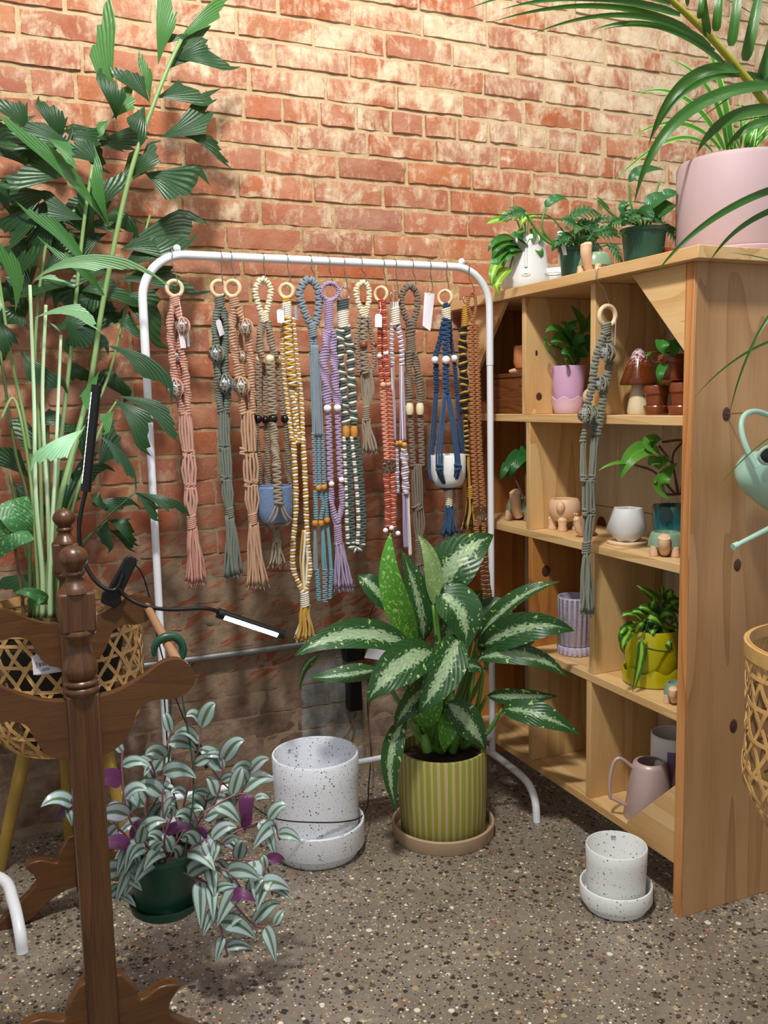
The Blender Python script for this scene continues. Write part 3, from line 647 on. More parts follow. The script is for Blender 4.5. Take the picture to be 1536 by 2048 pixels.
hook(620, 514, 562, 'wire hook through the wide grey blue loop', rx=624)
h = Hanger('macrame_hanger', 'grey blue and teal beaded hanger with a wide braided loop', HB(624, 655), RY)
h.loop([(623, 654), (606, 616), (599, 584), (614, 560), (632, 570), (638, 604), (633, 640), (625, 656)], 17, ['greyblue']); h.wrap((624, 650), (626, 672), 17, 'greyblue')
h.sinnet([(622, 672), (624, 706)], 10, ['greyblue'], 5); h.sinnet([(630, 672), (632, 706)], 10, ['teal', 'greyblue'], 5)
h.cords([(628, 690), (636, 872)], [20, 24, 26], 10, ['teal', 'greyblue'], 4.2)
for a, b_, w_, c_ in (((627, 868), (631, 970), 10, 'greyblue'), ((637, 868), (639, 970), 9, 'teal'), ((646, 868), (649, 970), 11, 'greyblue')): h.sinnet([a, b_], w_, [c_], 4.6)
h.bead((637, 976), 6, 'beadwood', 10); h.bead((648, 974), 6, 'beadwood', 10)
h.sinnet([(631, 984), (632, 1036)], 11, ['teal'], 5, .5); h.sinnet([(640, 984), (646, 1010), (642, 1036)], 10, ['greyblue', 'teal'], 5, .5); h.sinnet([(651, 984), (654, 1032)], 10, ['teal'], 5, .5)
for q in ((630, 1046), (642, 1046), (654, 1040)): h.bead(q, 6, 'beadwood', 11)
for q in (((630, 1053), (632, 1142), 12, 'greyblue'), ((645, 1053), (650, 1142), 14, 'teal'), ((656, 1050), (663, 1142), 9, 'teal')): h.cords([q[0], q[1]], [8, q[2]], 5, [q[3]], 3.6)
for q in (((634, 1140), (638, 1200), 10, 'teal'), ((650, 1140), (650, 1203), 12, 'greyblue'), ((663, 1140), (660, 1196), 10, 'teal')): h.sinnet([q[0], q[1]], q[2], [q[3]], 4.6)

hook(656, 517, 567, 'wire hook through the purple wrapped ring', rx=659)
h = Hanger('macrame_hanger', 'purple macrame hanger with wrapped ring, white beads and tassel', HB(659, 605), RY-.01)
h.sinnet([(660+17*math.sin(a), 583-17*math.cos(a)) for a in np.linspace(.0, 6.2, 16)], 9, ['purple'], 4, 0, .9, 'wrapped_ring'); h.wrap((658, 602), (658, 663), 17, 'purple')
h.sinnet([(655, 664), (648, 720), (652, 770), (656, 808)], 21, ['purple'], 5.2, .42); h.sinnet([(664, 664), (668, 720), (672, 780), (676, 808)], 20, ['purple'], 5.2, .42)
h.bead((655, 817), 8, 'white_bead'); h.bead((675, 816), 8, 'white_bead')
h.sinnet([(657, 827), (661, 960)], 14, ['purple'], 5.2); h.sinnet([(675, 826), (681, 955)], 14, ['purple'], 5.2)
h.bead((663, 968), 6, 'white_bead'); h.bead((683, 960), 6, 'white_bead')
h.sinnet([(663, 977), (664, 1010), (673, 1044)], 14, ['purple'], 5.2, .5); h.sinnet([(682, 970), (684, 1010), (676, 1044)], 14, ['purple'], 5.2, .5)
h.cords([(670, 1030), (675, 1056)], [18, 14], 6, ['purple'], 4.5); h.wrap((675, 1052), (677, 1086), 15, 'purple'); h.tassel((677, 1084), (690, 1176), 15, 44, 24, ['purple'], 4)

hook(686, 519, 573, 'wire hook holding the metal ring of the green and white hanger', rx=689)
h = Hanger('macrame_hanger', 'dark green and white two toned hanger with wooden barrel beads', HB(687, 620), RY)
h.ring((689, 587), 14, 'chrome', 1.1, name='metal_ring'); h.wrap((686, 600), (686, 619), 25, 'forest'); h.wrap((686, 622), (686, 653), 24, 'white')
h.sinnet([(681, 655), (680, 700), (684, 760), (692, 848)], 20, ['forest', 'white', 'forest'], 5.5, .5); h.sinnet([(692, 655), (700, 700), (703, 760), (708, 848)], 20, ['white', 'forest', 'forest'], 5.5, .5)
h.bead((692, 863), 7.5, 'beadwood', 24); h.bead((708, 863), 7.5, 'beadwood', 24)
for x0, q in ((0, [(695, 876), (698, 960), (701, 1050), (703, 1086)]), (1, [(710, 876), (719, 960), (724, 1040), (722, 1086)])):
    h.sinnet(q, 20, ['forest'], 6, 0, .7); h.sinnet([(x_-7, y_, -.006) for x_, y_ in q], 9, ['white', 'white', 'forest'], 5.5, .8, .8, 'edging_cord')
h.sinnet([(701, 1084), (705, 1096), (712, 1101), (719, 1096), (723, 1084)], 20, ['white', 'forest'], 5, .6)

hook(721, 522, 564, 'wire hook through the short cream loop', rx=727)
h = Hanger('macrame_hanger', 'short taupe hanger with cream loop and brown beads', HB(728, 640), RY)
h.loop([(727, 637), (716, 604), (712, 580), (724, 565), (736, 574), (738, 600), (730, 637)], 12, ['cream']); h.wrap((728, 616), (729, 634), 15, 'cream')
h.sinnet([(728, 632, .02), (728, 745, .02)], 14, ['brown'], 5); h.sinnet([(720, 636), (714, 680), (719, 742)], 13, ['taupe'], 5); h.sinnet([(737, 636), (746, 690), (749, 722), (742, 745)], 11, ['taupe'], 5); h.sinnet([(729, 636, -.01), (728, 690, -.012), (731, 745, -.01)], 17, ['taupe'], 5)
h.bead((711, 694), 7, 'beadbrown', dy=.004); h.bead((727, 690), 8, 'beadbrown', dy=-.018); h.bead((748, 690), 6, 'beadbrown', dy=.0)
h.cords([(732, 742), (736, 780), (732, 816)], [26, 30, 13], 12, ['taupe'], 4); h.wrap((732, 814), (732, 839), 14, 'taupe'); h.tassel((732, 837), (741, 904), 14, 32, 20, ['taupe'], 4)

hook(765, 525, 573, 'wire hook holding the coral red hanger', rx=767)
h = Hanger('macrame_hanger', 'coral red and peach hanger with white beads and metal clips', HB(764, 605), RY-.008)
h.ring((762, 588), 16, rx=10, th=3.4); h.wrap((764, 600), (764, 612), 15, 'coral')
for xo, dy in ((-5, 0), (7, -.006)):
    h.sinnet([(764+xo*.6, 612, dy), (764+xo, 700, dy), (769+xo, 765, dy)], 11, ['coral', 'coral', 'peach'], 4.6, .5)
h.sinnet([(764, 615, .012), (765, 700, .015), (770, 770, .01)], 10, ['coral', 'peach'], 4.6, .5)
h.bead((759, 712), 5, 'white_bead'); h.bead((772, 706), 6, 'white_bead'); h.bead((766, 770), 6, 'beadpink'); h.bead((777, 768), 6, 'beadpink')
h.sinnet([(766, 778), (770, 860), (774, 918)], 14, ['peach'], 4.2); h.sinnet([(778, 778), (781, 860), (785, 918)], 13, ['peach', 'coral'], 4.2)
for q in ((769, 932), (778, 928), (786, 936), (774, 944)): h.clip(q, 5)
h.sinnet([(772, 950), (775, 1000), (775, 1052)], 14, ['coral', 'coral', 'peach'], 4.6, .4); h.sinnet([(785, 950), (787, 1000), (787, 1052)], 14, ['coral', 'peach'], 4.6, .4)
for q in ((771, 1061), (783, 1056), (796, 1067)): h.bead(q, 5.5, 'white_bead')
h.sinnet([(780, 1058), (784, 1130), (786, 1230)], 12, ['coral', 'darkrust'], 4.6, .4)
h.card((757, 641), 15, 26, -.03, .0, -.02, (760, 604))

hook(789, 527, 585, 'wire hook holding the metal ring of the lilac and white hanger', rx=791)
h = Hanger('macrame_hanger', 'lilac and white striped hanger with metal ring and wooden beads', HB(790, 618), RY)
h.ring((790, 594), 13, 'chrome', 1.1, name='metal_ring'); h.cords([(790, 604), (790, 618)], [22, 17], 7, ['lilac', 'white'], 3.6); h.wrap((790, 617), (791, 648), 18, 'white')
h.sinnet([(784, 650), (783, 690), (785, 730)], 10, ['white', 'lilac'], 4.6); h.sinnet([(796, 650), (803, 690), (804, 728)], 13, ['lilac', 'white'], 4.6)
h.cords([(785, 730), (790, 882)], [8, 9], 3, ['white', 'lilac'], 3.6); h.cords([(803, 728), (807, 882)], [11, 18], 5, ['lilac', 'white', 'lilac'], 3.6)
for q in ((792, 887, .006), (801, 886, .003), (809, 890, -.008)): h.bead(q[:2], 6, 'beadwood', dy=q[2])
h.sinnet([(793, 896, .01), (795, 985, .01)], 11, ['lilac', 'white'], 4.6, .5); h.sinnet([(808, 898), (810, 940), (812, 988)], 18, ['white', 'lilac'], 5, .5)
h.cords([(809, 986), (812, 1096)], [12, 12], 4, ['lilac'], 3.4); h.cords([(816, 986), (821, 1112)], [9, 10], 3, ['white'], 3.4)

hook(823, 529, 569, 'wire hook through the brown loop beside the blank tag', rx=826)
h = Hanger('macrame_hanger', 'brown taupe hanger with long loop and pale barrel beads', HB(821, 660), RY+.012)
h.loop([(822, 658), (806, 620), (803, 592), (816, 572), (831, 582), (835, 610), (826, 650)], 14, ['brown']); h.sinnet([(820, 645), (821, 676)], 22, ['brown'], 6, .5); h.wrap((821, 676), (822, 705), 19, 'brown')
h.sinnet([(817, 706), (818, 760), (816, 806)], 19, ['brown'], 5.4, .42); h.sinnet([(828, 706), (838, 760), (841, 806)], 18, ['brown'], 5.4, .42)
h.bead((819, 818), 8, 'beadcream', 24); h.bead((840, 818), 8, 'beadcream', 24)
h.sinnet([(821, 832), (826, 930)], 14, ['brown'], 5.2); h.sinnet([(841, 832), (844, 930)], 14, ['brown'], 5.2)
h.cords([(834, 928), (837, 1012)], [26, 28, 26], 9, ['brown'], 4); h.cords([(837, 1014), (840, 1050), (838, 1082)], [26, 30, 14], 9, ['brown'], 4); h.sinnet([(832, 1011), (838, 1017)], 22, ['brown'], 5, name='square_knot')
h.wrap((838, 1080), (839, 1128), 15, 'brown'); h.tassel((839, 1126), (846, 1176), 15, 28, 16, ['brown'], 4)

hook(858, 532, 580, 'wire hook carrying only a large blank paper tag', rx=860)
b = MB(); u = mpp(HB(857, 620)); f = lambda x, y: P(x, y, RY-.004)
b.prism([f(849, 585), f(869, 588), f(862, 655), f(860, 662), f(845, 651)], (.001, .0008, 0)); b.tube([P(860, 578, RY-.003), P(858, 588, RY-.006)], .0007, 5)
tag(b.build('paper_tag', MT['paper'], None, f(857, 620)), 'large blank white paper tag hanging alone from its hook', 'tag')

hook(890, 534, 580, 'wire hook holding the navy blue hanger', rx=892)
h = Hanger('macrame_hanger', 'navy blue hanger with white beads cradling the white pot', HB(892, 640), RY)
h.ring((890, 595), 16, rx=12, th=3.4); h.wrap((893, 607), (893, 616), 14, 'navy'); h.wrap((892, 618), (893, 639), 18, 'cream')
h.sinnet([(888, 640, .02), (880, 680, .025), (871, 713, .02)], 13, ['navy'], 4.8); h.sinnet([(899, 640, .012), (902, 680, .02), (907, 712, .015)], 10, ['navy'], 4.8); h.sinnet([(893, 640, -.01), (892, 680, -.012), (892, 714, -.012)], 19, ['navy'], 4.8)
h.bead((870, 720), 7.5, 'white_bead', dy=.01); h.bead((908, 717), 7.5, 'white_bead', dy=.008); h.bead((892, 720), 8.5, 'white_bead', dy=-.02)
h.sinnet([(872, 729, .02), (873, 782, .03)], 14, ['navy'], 4.8); h.sinnet([(909, 727, .015), (914, 788, .02)], 10, ['navy'], 4.8); h.sinnet([(892, 729, -.012), (893, 786, -.018)], 17, ['navy'], 4.8)
h.cords([(873, 780, .03), (866, 880, .03), (861, 930, .03), (868, 962, .01), (895, 982)], [12, 14, 14, 9], 5, ['navy'], 4); h.cords([(890, 784, -.018), (882, 870, -.045), (879, 920, -.052), (882, 950, -.05), (896, 982)], [10, 17, 18, 9], 5, ['navy'], 4)
h.cords([(896, 784, -.018), (910, 870, -.045), (916, 920, -.052), (914, 950, -.05), (899, 982)], [10, 16, 18, 9], 5, ['navy'], 4); h.cords([(914, 786, .02), (924, 880, .03), (932, 930, .03), (924, 962, .01), (901, 982)], [10, 12, 12, 9], 4, ['navy'], 4)
for q in ((879, 934), (916, 934)): h.sinnet([(q[0], q[1]-3, -.054), (q[0], q[1]+4, -.054)], 18, ['navy'], 5, name='square_knot')
h.wrap((898, 980), (898, 1012), 14, 'cream'); h.tassel((898, 1010), (898, 1068), 14, 34, 16, ['navy'], 5)
hook(934, 540, 590, 'right hand wire hook at the bend, shared by the rust hanger', rx=943)
h = Hanger('macrame_hanger', 'black and yellow spiral macrame hanger half behind the rust one', HB(931, 640), RY+.014)
b_ = h; h.ring((933, 600), 9, 'chrome', .9, name='metal_ring'); h.wrap((931, 612), (930, 654), 11, 'yellow')
h.sinnet([(929, 656), (925, 700), (928, 760), (929, 825)], 22, ['black', 'black', 'yellow'], 5, .45); h.bead((933, 830), 5, 'beadwood')
h.sinnet([(931, 838), (935, 910)], 12, ['black', 'yellow'], 5, .4); h.cords([(936, 905), (938, 982)], [10, 10], 5, ['black', 'yellow'], 3.6); h.wrap((940, 975), (940, 996), 11, 'yellow'); h.tassel((940, 994), (936, 1054), 11, 26, 16, ['black', 'yellow'], 4)
h = Hanger('macrame_hanger', 'rust brown flat braided hanger with clips, rightmost on the rail', HB(946, 640), RY-.008)
h.loop([(946, 640), (936, 612), (938, 592), (944, 584), (950, 594), (951, 618), (947, 640)], 7, ['rust'], 4); h.sinnet([(945, 634), (946, 652)], 11, ['rust'], 4.4)
for q in ([(940, 650), (944, 760), (947, 880), (952, 1012)], [(951, 650), (955, 760), (958, 880), (966, 1012)]): h.sinnet(q, 14, ['rust'], 4.4)
for q in ((950, 1024), (964, 1022), (958, 1034), (968, 1036)): h.clip(q, 5)
h.sinnet([(953, 1042), (955, 1085)], 11, ['rust'], 4.4); h.sinnet([(967, 1042), (969, 1085)], 11, ['rust'], 4.4)
for q in ([(956, 1086), (966, 1150), (972, 1215)], [(968, 1086), (974, 1150), (982, 1215)]): h.sinnet(q, 12, ['rust', 'darkrust'], 5, .4)
h.card((952, 613), 5, 24, .05, .9, -.006)
# the one hanging from the shelf top
SY = 1.70
b = MB(); t_ = P(1207, 545, SY); u = mpp(t_); xt = 1.2605
hk = [(xt+.02, SY, 1.4185), (xt+.004, SY, 1.4195), (xt-.003, SY, 1.412), (xt-.003, SY, 1.39)]+[tuple(P(*q, SY)) for q in ((1206, 575), (1212, 590), (1217, 603), (1218, 612), (1214, 617), (1209, 613))]
b.tube(spline(hk, 40), .0012, 6); tag(b.build('wire_hook', MT['chrome'], None, A(xt, SY, 1.419)), 'wire hook over the front edge of the shelf top', 'hook')
h = Hanger('macrame_hanger', 'sage green macrame hanger with mirror balls hanging in front of the shelf', P(1213, 655, SY), SY, 'macrame plant hanger on the shelf edge')
h.ring((1215, 632), 23, th=5); h.wrap((1212, 648), (1212, 667), 19, 'sagecab', 5)
h.sinnet([(1208, 668), (1192, 715), (1184, 770), (1174, 812)], 18, ['sagecab'], 7); h.sinnet([(1214, 668), (1219, 720), (1209, 780), (1201, 830), (1194, 868)], 19, ['sagecab'], 7)
h.ball((1213, 706), 16, 'sagecab'); h.ball((1200, 769), 15, 'sagecab', .0); h.ball((1172, 829), 17, 'sagecab'); h.ball((1186, 828), 13, 'sagecab', .012)
h.sinnet([(1172, 848), (1165, 882)], 14, ['sagecab'], 6.5, .5); h.sinnet([(1186, 840, .01), (1183, 882, .01)], 12, ['sagecab'], 6.5, .5)
h.cords([(1166, 880), (1167, 958)], [14, 15], 4, ['sagecab'], 6.2); h.cords([(1189, 875), (1184, 958)], [20, 16], 4, ['sagecab'], 6.2)
h.cords([(1176, 960), (1178, 1026)], [30, 30], 6, ['sagecab'], 6.2); h.cords([(1178, 1028), (1174, 1088)], [28, 28, 15], 6, ['sagecab'], 6.2)
for q in ((1168, 957), (1184, 957), (1171, 1025), (1184, 1025)): h.sinnet([(q[0], q[1]-5), (q[0], q[1]+5)], 17, ['sagecab'], 6, name='square_knot')
h.wrap((1173, 1084), (1172, 1104), 16, 'sagecab', 5); h.tassel((1172, 1102), (1175, 1228), 15, 36, 16, ['sagecab'], 6)
h.card((1231, 660), 2.2, 60, -.05, .3, -.01, name='tag_string')
# ------------------------------------------------------------------ pots
def speckle(name, base, dark='#2a2624', sc=(95, 170), amt=(.24, .2)):
    t = NT(name); v = t.coord(); c = lin(base)
    for s_, a in zip(sc, amt):
        d = t.n('TexVoronoi', Vector=v, Scale=s_, feature='F1'); q = t.n('SeparateColor'); t.t.links.new(d.outputs['Color'], q.inputs[0])
        mk = t.math('MULTIPLY', t.math('LESS_THAN', d.outputs['Distance'], t.math('MULTIPLY', q.outputs[1], a)), t.math('GREATER_THAN', q.outputs[0], .35))
        c = t.mix(t.math('MULTIPLY', mk, .92), c, t.mix(q.outputs[2], dark, '#6b5348'))
    t.P(Base__Color=c, Roughness=.4); return t.m
MT['speckled'] = speckle('speckled_white_ceramic', '#e9ecf2', sc=(150, 260), amt=(.33, .28))
MT['speckled2'] = speckle('speckled_white_ceramic_fine', '#e6e8e6', sc=(130, 250), amt=(.27, .24))
MT['blue_speckle'] = speckle('blue_stoneware', '#7088ad', '#566c92', (300, 420), (.5, .4))
MT['white_gloss'] = plain('white_glazed_ceramic', '#e6e6e4', .3, var=.02)
MT['white_matte'] = plain('white_bisque', '#cfcfcf', .55, var=.03)
MT['pinkpot'] = plain('dusty_pink_ceramic', '#b1979a', .6, var=.03)
MT['lilac_gloss'] = plain('lilac_glaze', '#c39ab9', .3, var=.03)
MT['lilac_pale'] = plain('pale_lilac_glaze', '#d5b4c6', .3, var=.03)
MT['lilac_stone'] = speckle('lilac_stoneware', '#b6adc1', '#8a809a', (260, 400), (.4, .3))
MT['yellowgreen'] = plain('chartreuse_glaze', '#b3a913', .22, var=.12, vs=14)
MT['turtle_shell'] = plain('sage_glaze', '#7f9a80', .2, var=.2, vs=60)
MT['bisque_tan'] = plain('tan_bisque', '#d6b08c', .5, var=.06)
MT['snail_shell'] = plain('peach_glaze', '#c98453', .3, var=.08)
MT['pinkmetal'] = plain('pink_enamel', '#b9a09a', .38, .15, var=.03)
MT['mint'] = plain('mint_enamel', '#a9cdb9', .32, var=.03)
MT['darkinside'] = plain('dark_interior', '#1b1c1b', .6)
MT['orange_glaze'] = plain('amber_glaze', '#a86a14', .3, var=.1)
MT['walnut'] = wood('walnut_box', '#7c4a25', '#41200f', 'Y', .4, 2.0, 10)
MT['glass'] = NT('clear_glass').m; _g = MT['glass'].node_tree.nodes['Principled BSDF']; _g.inputs['Transmission Weight'].default_value = 1; _g.inputs['Roughness'].default_value = .04; _g.inputs['Base Color'].default_value = (.9, .95, .95, 1)
def teal_mat():
    t = NT('reactive_teal_glaze'); v = t.coord(); sp = t.n('SeparateXYZ'); t.t.links.new(v, sp.inputs[0])
    f = t.math('ADD', t.math('MULTIPLY', t.noise(t.coord('Object', (60, 60, 14)), 1, 4), .6), t.math('MULTIPLY', sp.outputs[2], 5.0))
    t.P(Base__Color=t.ramp(f, [(.2, '#6a5a3a'), (.32, '#1e5f74'), (.48, '#3f7f7c'), (.62, '#1c5662'), (.8, '#274c46'), (.95, '#5b5a3c')]), Roughness=.18); return t.m
MT['teal'] = teal_mat()
def stripes_mat():
    t = NT('hand_painted_stripes'); uvn = t.n('UVMap'); sp = t.n('SeparateXYZ'); t.t.links.new(uvn.outputs[0], sp.inputs[0])
    nz = t.noise(t.coord('Object', (14, 14, 3)), 1, 3); x = t.math('MULTIPLY_ADD', nz, .5, t.math('MULTIPLY', sp.outputs[1], 40.0))
    fr = t.math('FRACT', x); wd = t.n('TexWhiteNoise', noise_dimensions='1D'); t.t.links.new(t.math('FLOOR', x), wd.inputs['W'])
    on = t.math('LESS_THAN', fr, t.math('MULTIPLY_ADD', wd.outputs['Value'], .2, .5))
    c = t.mix(on, '#b99c78', t.mix(t.noise(t.coord('Object', (40, 40, 4)), 1, 3), '#7c8626', '#949e36')); t.P(Base__Color=c, Roughness=.5); return t.m
MT['stripes'] = stripes_mat(); MT['claytan'] = plain('sand_clay', '#b09679', .55, var=.05)
def mushroom_mat():
    t = NT('mushroom_cap_glaze'); v = t.coord(); sp = t.n('SeparateXYZ'); t.t.links.new(v, sp.inputs[0]); n_ = t.noise(v, 150, 3, .7)
    k = t.math('ADD', t.mrange(sp.outputs[2], .085, .15, -.25, .12), n_)
    t.P(Base__Color=t.ramp(k, [(.38, '#5a2a10'), (.5, '#6f3316'), (.56, '#b39aa8'), (.7, '#d3bfc6')]), Roughness=.12); return t.m
MT['mushroom'] = mushroom_mat()
MT['mush_stem'] = plain('cream_glaze', '#cdbd9c', .25, var=.1, vs=50)
def pot_profile(rb, rt, h, th=.006, foot=0, lip=0):
    p = [(0, 0), (rb*.9, 0), (rb, .004)]
    p += [(rb+(rt-rb)*t, h*t) for t in (.25, .5, .75)]
    if lip: p += [(rt, h-lip), (rt+.004, h-lip+.001), (rt+.005, h-.002), (rt+.003, h)]
    else: p += [(rt, h-.003), (rt-.0015, h)]
    p += [(rt-th+.001, h), (rt-th, h-.003), (rb-th+(rt-rb)*.3, h*.3), (rb-th-.002, .012), (0, .012)]
    return p
def pot(name, label, cat, base, rb, rt, h, mat_, group=None, n=48, th=.006, lip=0, prof=None, build=True):
    b = MB(); b.lathe(prof or pot_profile(rb, rt, h, th, 0, lip), base, n)
    o = b.build(name, MT[mat_], None, base, 35); tag(o, label, cat, group); return o
def part_lathe(parent, name, prof, c, mat_, n=48, sharp=35, ax=None):
    b = MB(); b.lathe(prof, c, n, ax=ax); return b.build(name, MT[mat_], parent, sharp=sharp)
def text_mesh(body, size, loc, X, Zv, mat_, parent, name='lettering'):
    c = bpy.data.curves.new('lettering_curve', 'FONT'); c.body = body; c.size = size; c.align_x = 'CENTER'; c.align_y = 'CENTER'; c.extrude = .0001
    o = bpy.data.objects.new('lettering_tmp', c); COL.objects.link(o); dg = bpy.context.evaluated_depsgraph_get()
    me = bpy.data.meshes.new_from_object(o.evaluated_get(dg)); bpy.data.objects.remove(o); me.name = name
    X = nrm(X); Z = nrm(Zv); Yv = np.cross(Z, X)*-1
    M_ = Matrix(((X[0], Z[0], -np.cross(X, Z)[0]*-1, loc[0]), (X[1], Z[1], np.cross(X, Z)[1], loc[1]), (X[2], Z[2], np.cross(X, Z)[2], loc[2]), (0, 0, 0, 1)))
    me.transform(Matrix.Translation(-Vector(ORG[parent.name])) @ M_); me.materials.clear(); me.materials.append(MT[mat_])
    k = bpy.data.objects.new(name, me); COL.objects.link(k); k.parent = parent; ORG[k.name] = ORG[parent.name]; return k
def sticker(parent, c, ang, r, z, w_, hh, body):
    """price sticker inside a pot rim: ang = direction from the axis, faces the axis"""
    n_ = A(math.cos(ang), math.sin(ang), 0); X = A(math.sin(ang), -math.cos(ang), 0)
    o_ = A(c[0], c[1], z)+n_*(r-.0016); b = MB()
    b.prism([o_-X*w_/2-A(0, 0, hh/2), o_+X*w_/2-A(0, 0, hh/2), o_+X*w_/2+A(0, 0, hh/2), o_-X*w_/2+A(0, 0, hh/2)], n_*.0006); s_ = b.build('price_sticker', MT['paper'], parent)
    text_mesh(body, hh*.8, o_-n_*.0004, X, A(0, 0, 1), 'ink', s_)
# ------------------------------------------------------------------ leaves
SH = {
 'lance': lambda u: (math.sin(math.pi*min(1, u**.8))**.85)*(1-.15*u) if 0 < u < 1 else 0.0,
 'ovate': lambda u: max(0, (math.sin(math.pi*u**.62))**.8) if 0 < u < 1 else 0.0,
 'heart': lambda u: (min(1, (u*9)**.5)*(1-u**2.2)**.95)*.98 if u < 1 else 0.0,
 'blade': lambda u: min(1, u*6+.35)*(1-u**3)**.9,
 'strap': lambda u: min(1, u*8+.5)*(1-u**2.5),
}
def bez(p0, p1, p2, n): t = np.linspace(0, 1, n)[:, None]; return (1-t)**2*p0+2*t*(1-t)*p1+t*t*p2
def leaf(b, p0, pm, p2, w, N0=(0, -1, .4), roll=0, shape='lance', fold=.25, nseg=12, nv=5, mi=0, curl=0.0, wave=0.0, cut=None, rng=random):
    """blade along a bezier from p0 to p2 through handle pm; w = full width in metres; N0 = facing of the upper side"""
    p0, pm, p2 = map(lambda q: np.asarray(q, float), (p0, pm, p2)); pth = bez(p0, 2*pm-.5*(p0+p2), p2, nseg+1); T = np.gradient(pth, axis=0)
    g = []; uv = []; vs = np.linspace(-1, 1, nv); ph = rng.uniform(0, 6); Np = nrm(N0)
    for i in range(nseg+1):
        u = i/nseg; t_ = nrm(T[i]); S = np.cross(t_, Np)
        if np.linalg.norm(S) < .05: S = np.cross(t_, A(.3, -.5, .8))
        S = nrm(S); Nn = np.cross(S, t_)
        rl = R(roll+curl*u); S, Nn = math.cos(rl)*S+math.sin(rl)*Nn, -math.sin(rl)*S+math.cos(rl)*Nn
        hw = SH[shape](u)*w/2; row = []; ru = []
        for v in vs:
            wv = wave*w*math.sin(ph+u*14+(v > 0)*2)*abs(v)
            row.append(pth[i]+S*v*hw+Nn*(fold*abs(v)*hw+wv)); ru.append((u, v))
        g.append(row); uv.append(ru)
    b.grid(np.array(g), mi, np.array(uv))
def fishtail(b, p0, pm, p2, w, N0=(0, -1, .3), roll=0, nseg=10, nv=9, mi=0, skew=.45, rng=random, fold=.15):
    """wedge shaped palm leaflet with a jagged oblique end"""
    p0, pm, p2 = map(lambda q: np.asarray(q, float), (p0, pm, p2)); t = np.linspace(0, 1, nseg+1); pth = bez(p0, 2*pm-.5*(p0+p2), p2, nseg+1)
    L = np.linalg.norm(np.diff(pth, axis=0), axis=1).sum(); vs = np.linspace(-1, 1, nv); sg = rng.choice((-1, 1)); pk = rng.uniform(-.4, .4)
    ends = [min(1.0, 1-skew*(.5-.5*sg*v)*.9-rng.uniform(0, .12)-(.05 if k % 2 else 0)) for k, v in enumerate(vs)]
    ends[0 if sg < 0 else -1] = 1.0
    g = []; uv = []; Np = nrm(N0); T = np.gradient(pth, axis=0)
    fr = []
    for i in range(nseg+1):
        t_ = nrm(T[i]); S = np.cross(t_, Np)
        if np.linalg.norm(S) < .05: S = np.cross(t_, A(.5, -.3, .8))
        S = nrm(S); Nn = np.cross(S, t_); rl = R(roll); fr.append((math.cos(rl)*S+math.sin(rl)*Nn, -math.sin(rl)*S+math.cos(rl)*Nn))
    fr = np.array(fr)
    for i in range(nseg+1):
        row = []; ru = []
        for k, v in enumerate(vs):
            u = i/nseg*ends[k]; x = u*nseg; j = min(int(x), nseg-1); a = x-j
            c = pth[j]*(1-a)+pth[j+1]*a; S, Nn = fr[j][0]*(1-a)+fr[j+1][0]*a, fr[j][1]*(1-a)+fr[j+1][1]*a
            hw = w/2*(u**1.15)*(1-.35*max(0, u-.7)/.3*(1 if ends[k] > .9 else 0)); hw = w/2*min(1, u*1.45)**1.2*(1-.3*max(0, (u-.78)/.22)**1.3)
            row.append(c+S*v*hw+Nn*(fold*hw*(abs(v)+.12*math.cos(v*14)))); ru.append((u, v))
        g.append(row); uv.append(ru)
    b.grid(np.array(g), mi, np.array(uv))
MT['dieff'] = leafmat('dumb_cane_leaf', '#1d3f22', '#2f5a2c', 'dieff', .34, .12, accent='#7f9c7c')
MT['dieff_new'] = leafmat('dumb_cane_young_leaf', '#3f8524', '#5ba236', 'spot', .3, .25, accent='#b9db85')
MT['dieff_pale'] = leafmat('dumb_cane_pale_leaf', '#7ea556', '#a9c788', 'spot', .3, .3, accent='#d3e3b4'); MT['dieff_stem'] = plain('dumb_cane_stem', '#5f8a3c', .4, var=.2)
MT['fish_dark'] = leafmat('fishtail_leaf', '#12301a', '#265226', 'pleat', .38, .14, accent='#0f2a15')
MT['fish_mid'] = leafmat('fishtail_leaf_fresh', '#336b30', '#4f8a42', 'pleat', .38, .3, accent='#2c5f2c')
MT['fish_lit'] = leafmat('fishtail_leaf_lit', '#76ad74', '#9cc894', 'pleat', .38, .3, accent='#5f9560')  # paler copy of the leaf green: light on these leaflets put into the colour
MT['cane'] = plain('palm_cane', '#7c9a5c', .45, var=.25, vs=14); MT['cane_pale'] = plain('palm_cane_pale', '#a9c495', .45, var=.15, vs=14); MT['cane_dark'] = plain('palm_cane_dark', '#4a5a2f', .55, var=.4, vs=25)
MT['pothos'] = leafmat('pothos_leaf', '#1f5a22', '#3f8a30', 'vein', .32, .25)
MT['pothos_lime'] = leafmat('golden_pothos_leaf', '#4f9428', '#8cbf3a', 'mid', .32, .3, accent='#b9d860')
MT['monstera'] = leafmat('monstera_leaf', '#174a22', '#2c6a30', 'vein', .32, .2)
MT['brasil'] = leafmat('philodendron_brasil_leaf', '#1f5222', '#3c7f2c', 'mid', .3, .25, accent='#a8cf45')
MT['philo'] = leafmat('philodendron_leaf', '#2d6a25', '#69a53a', 'vein', .32, .25, accent='#a8c86a')
MT['inch'] = leafmat('inch_plant_leaf', '#48644c', '#647a58', 'stripe', .34, .08, back='#5d1f4f', accent='#aec3c3')
MT['inch_purple'] = leafmat('inch_plant_leaf_underside', '#4a1a40', '#6b2b62', 'vein', .35, .1)
MT['inch_stem'] = plain('inch_plant_stem', '#8d5a60', .45, var=.2)
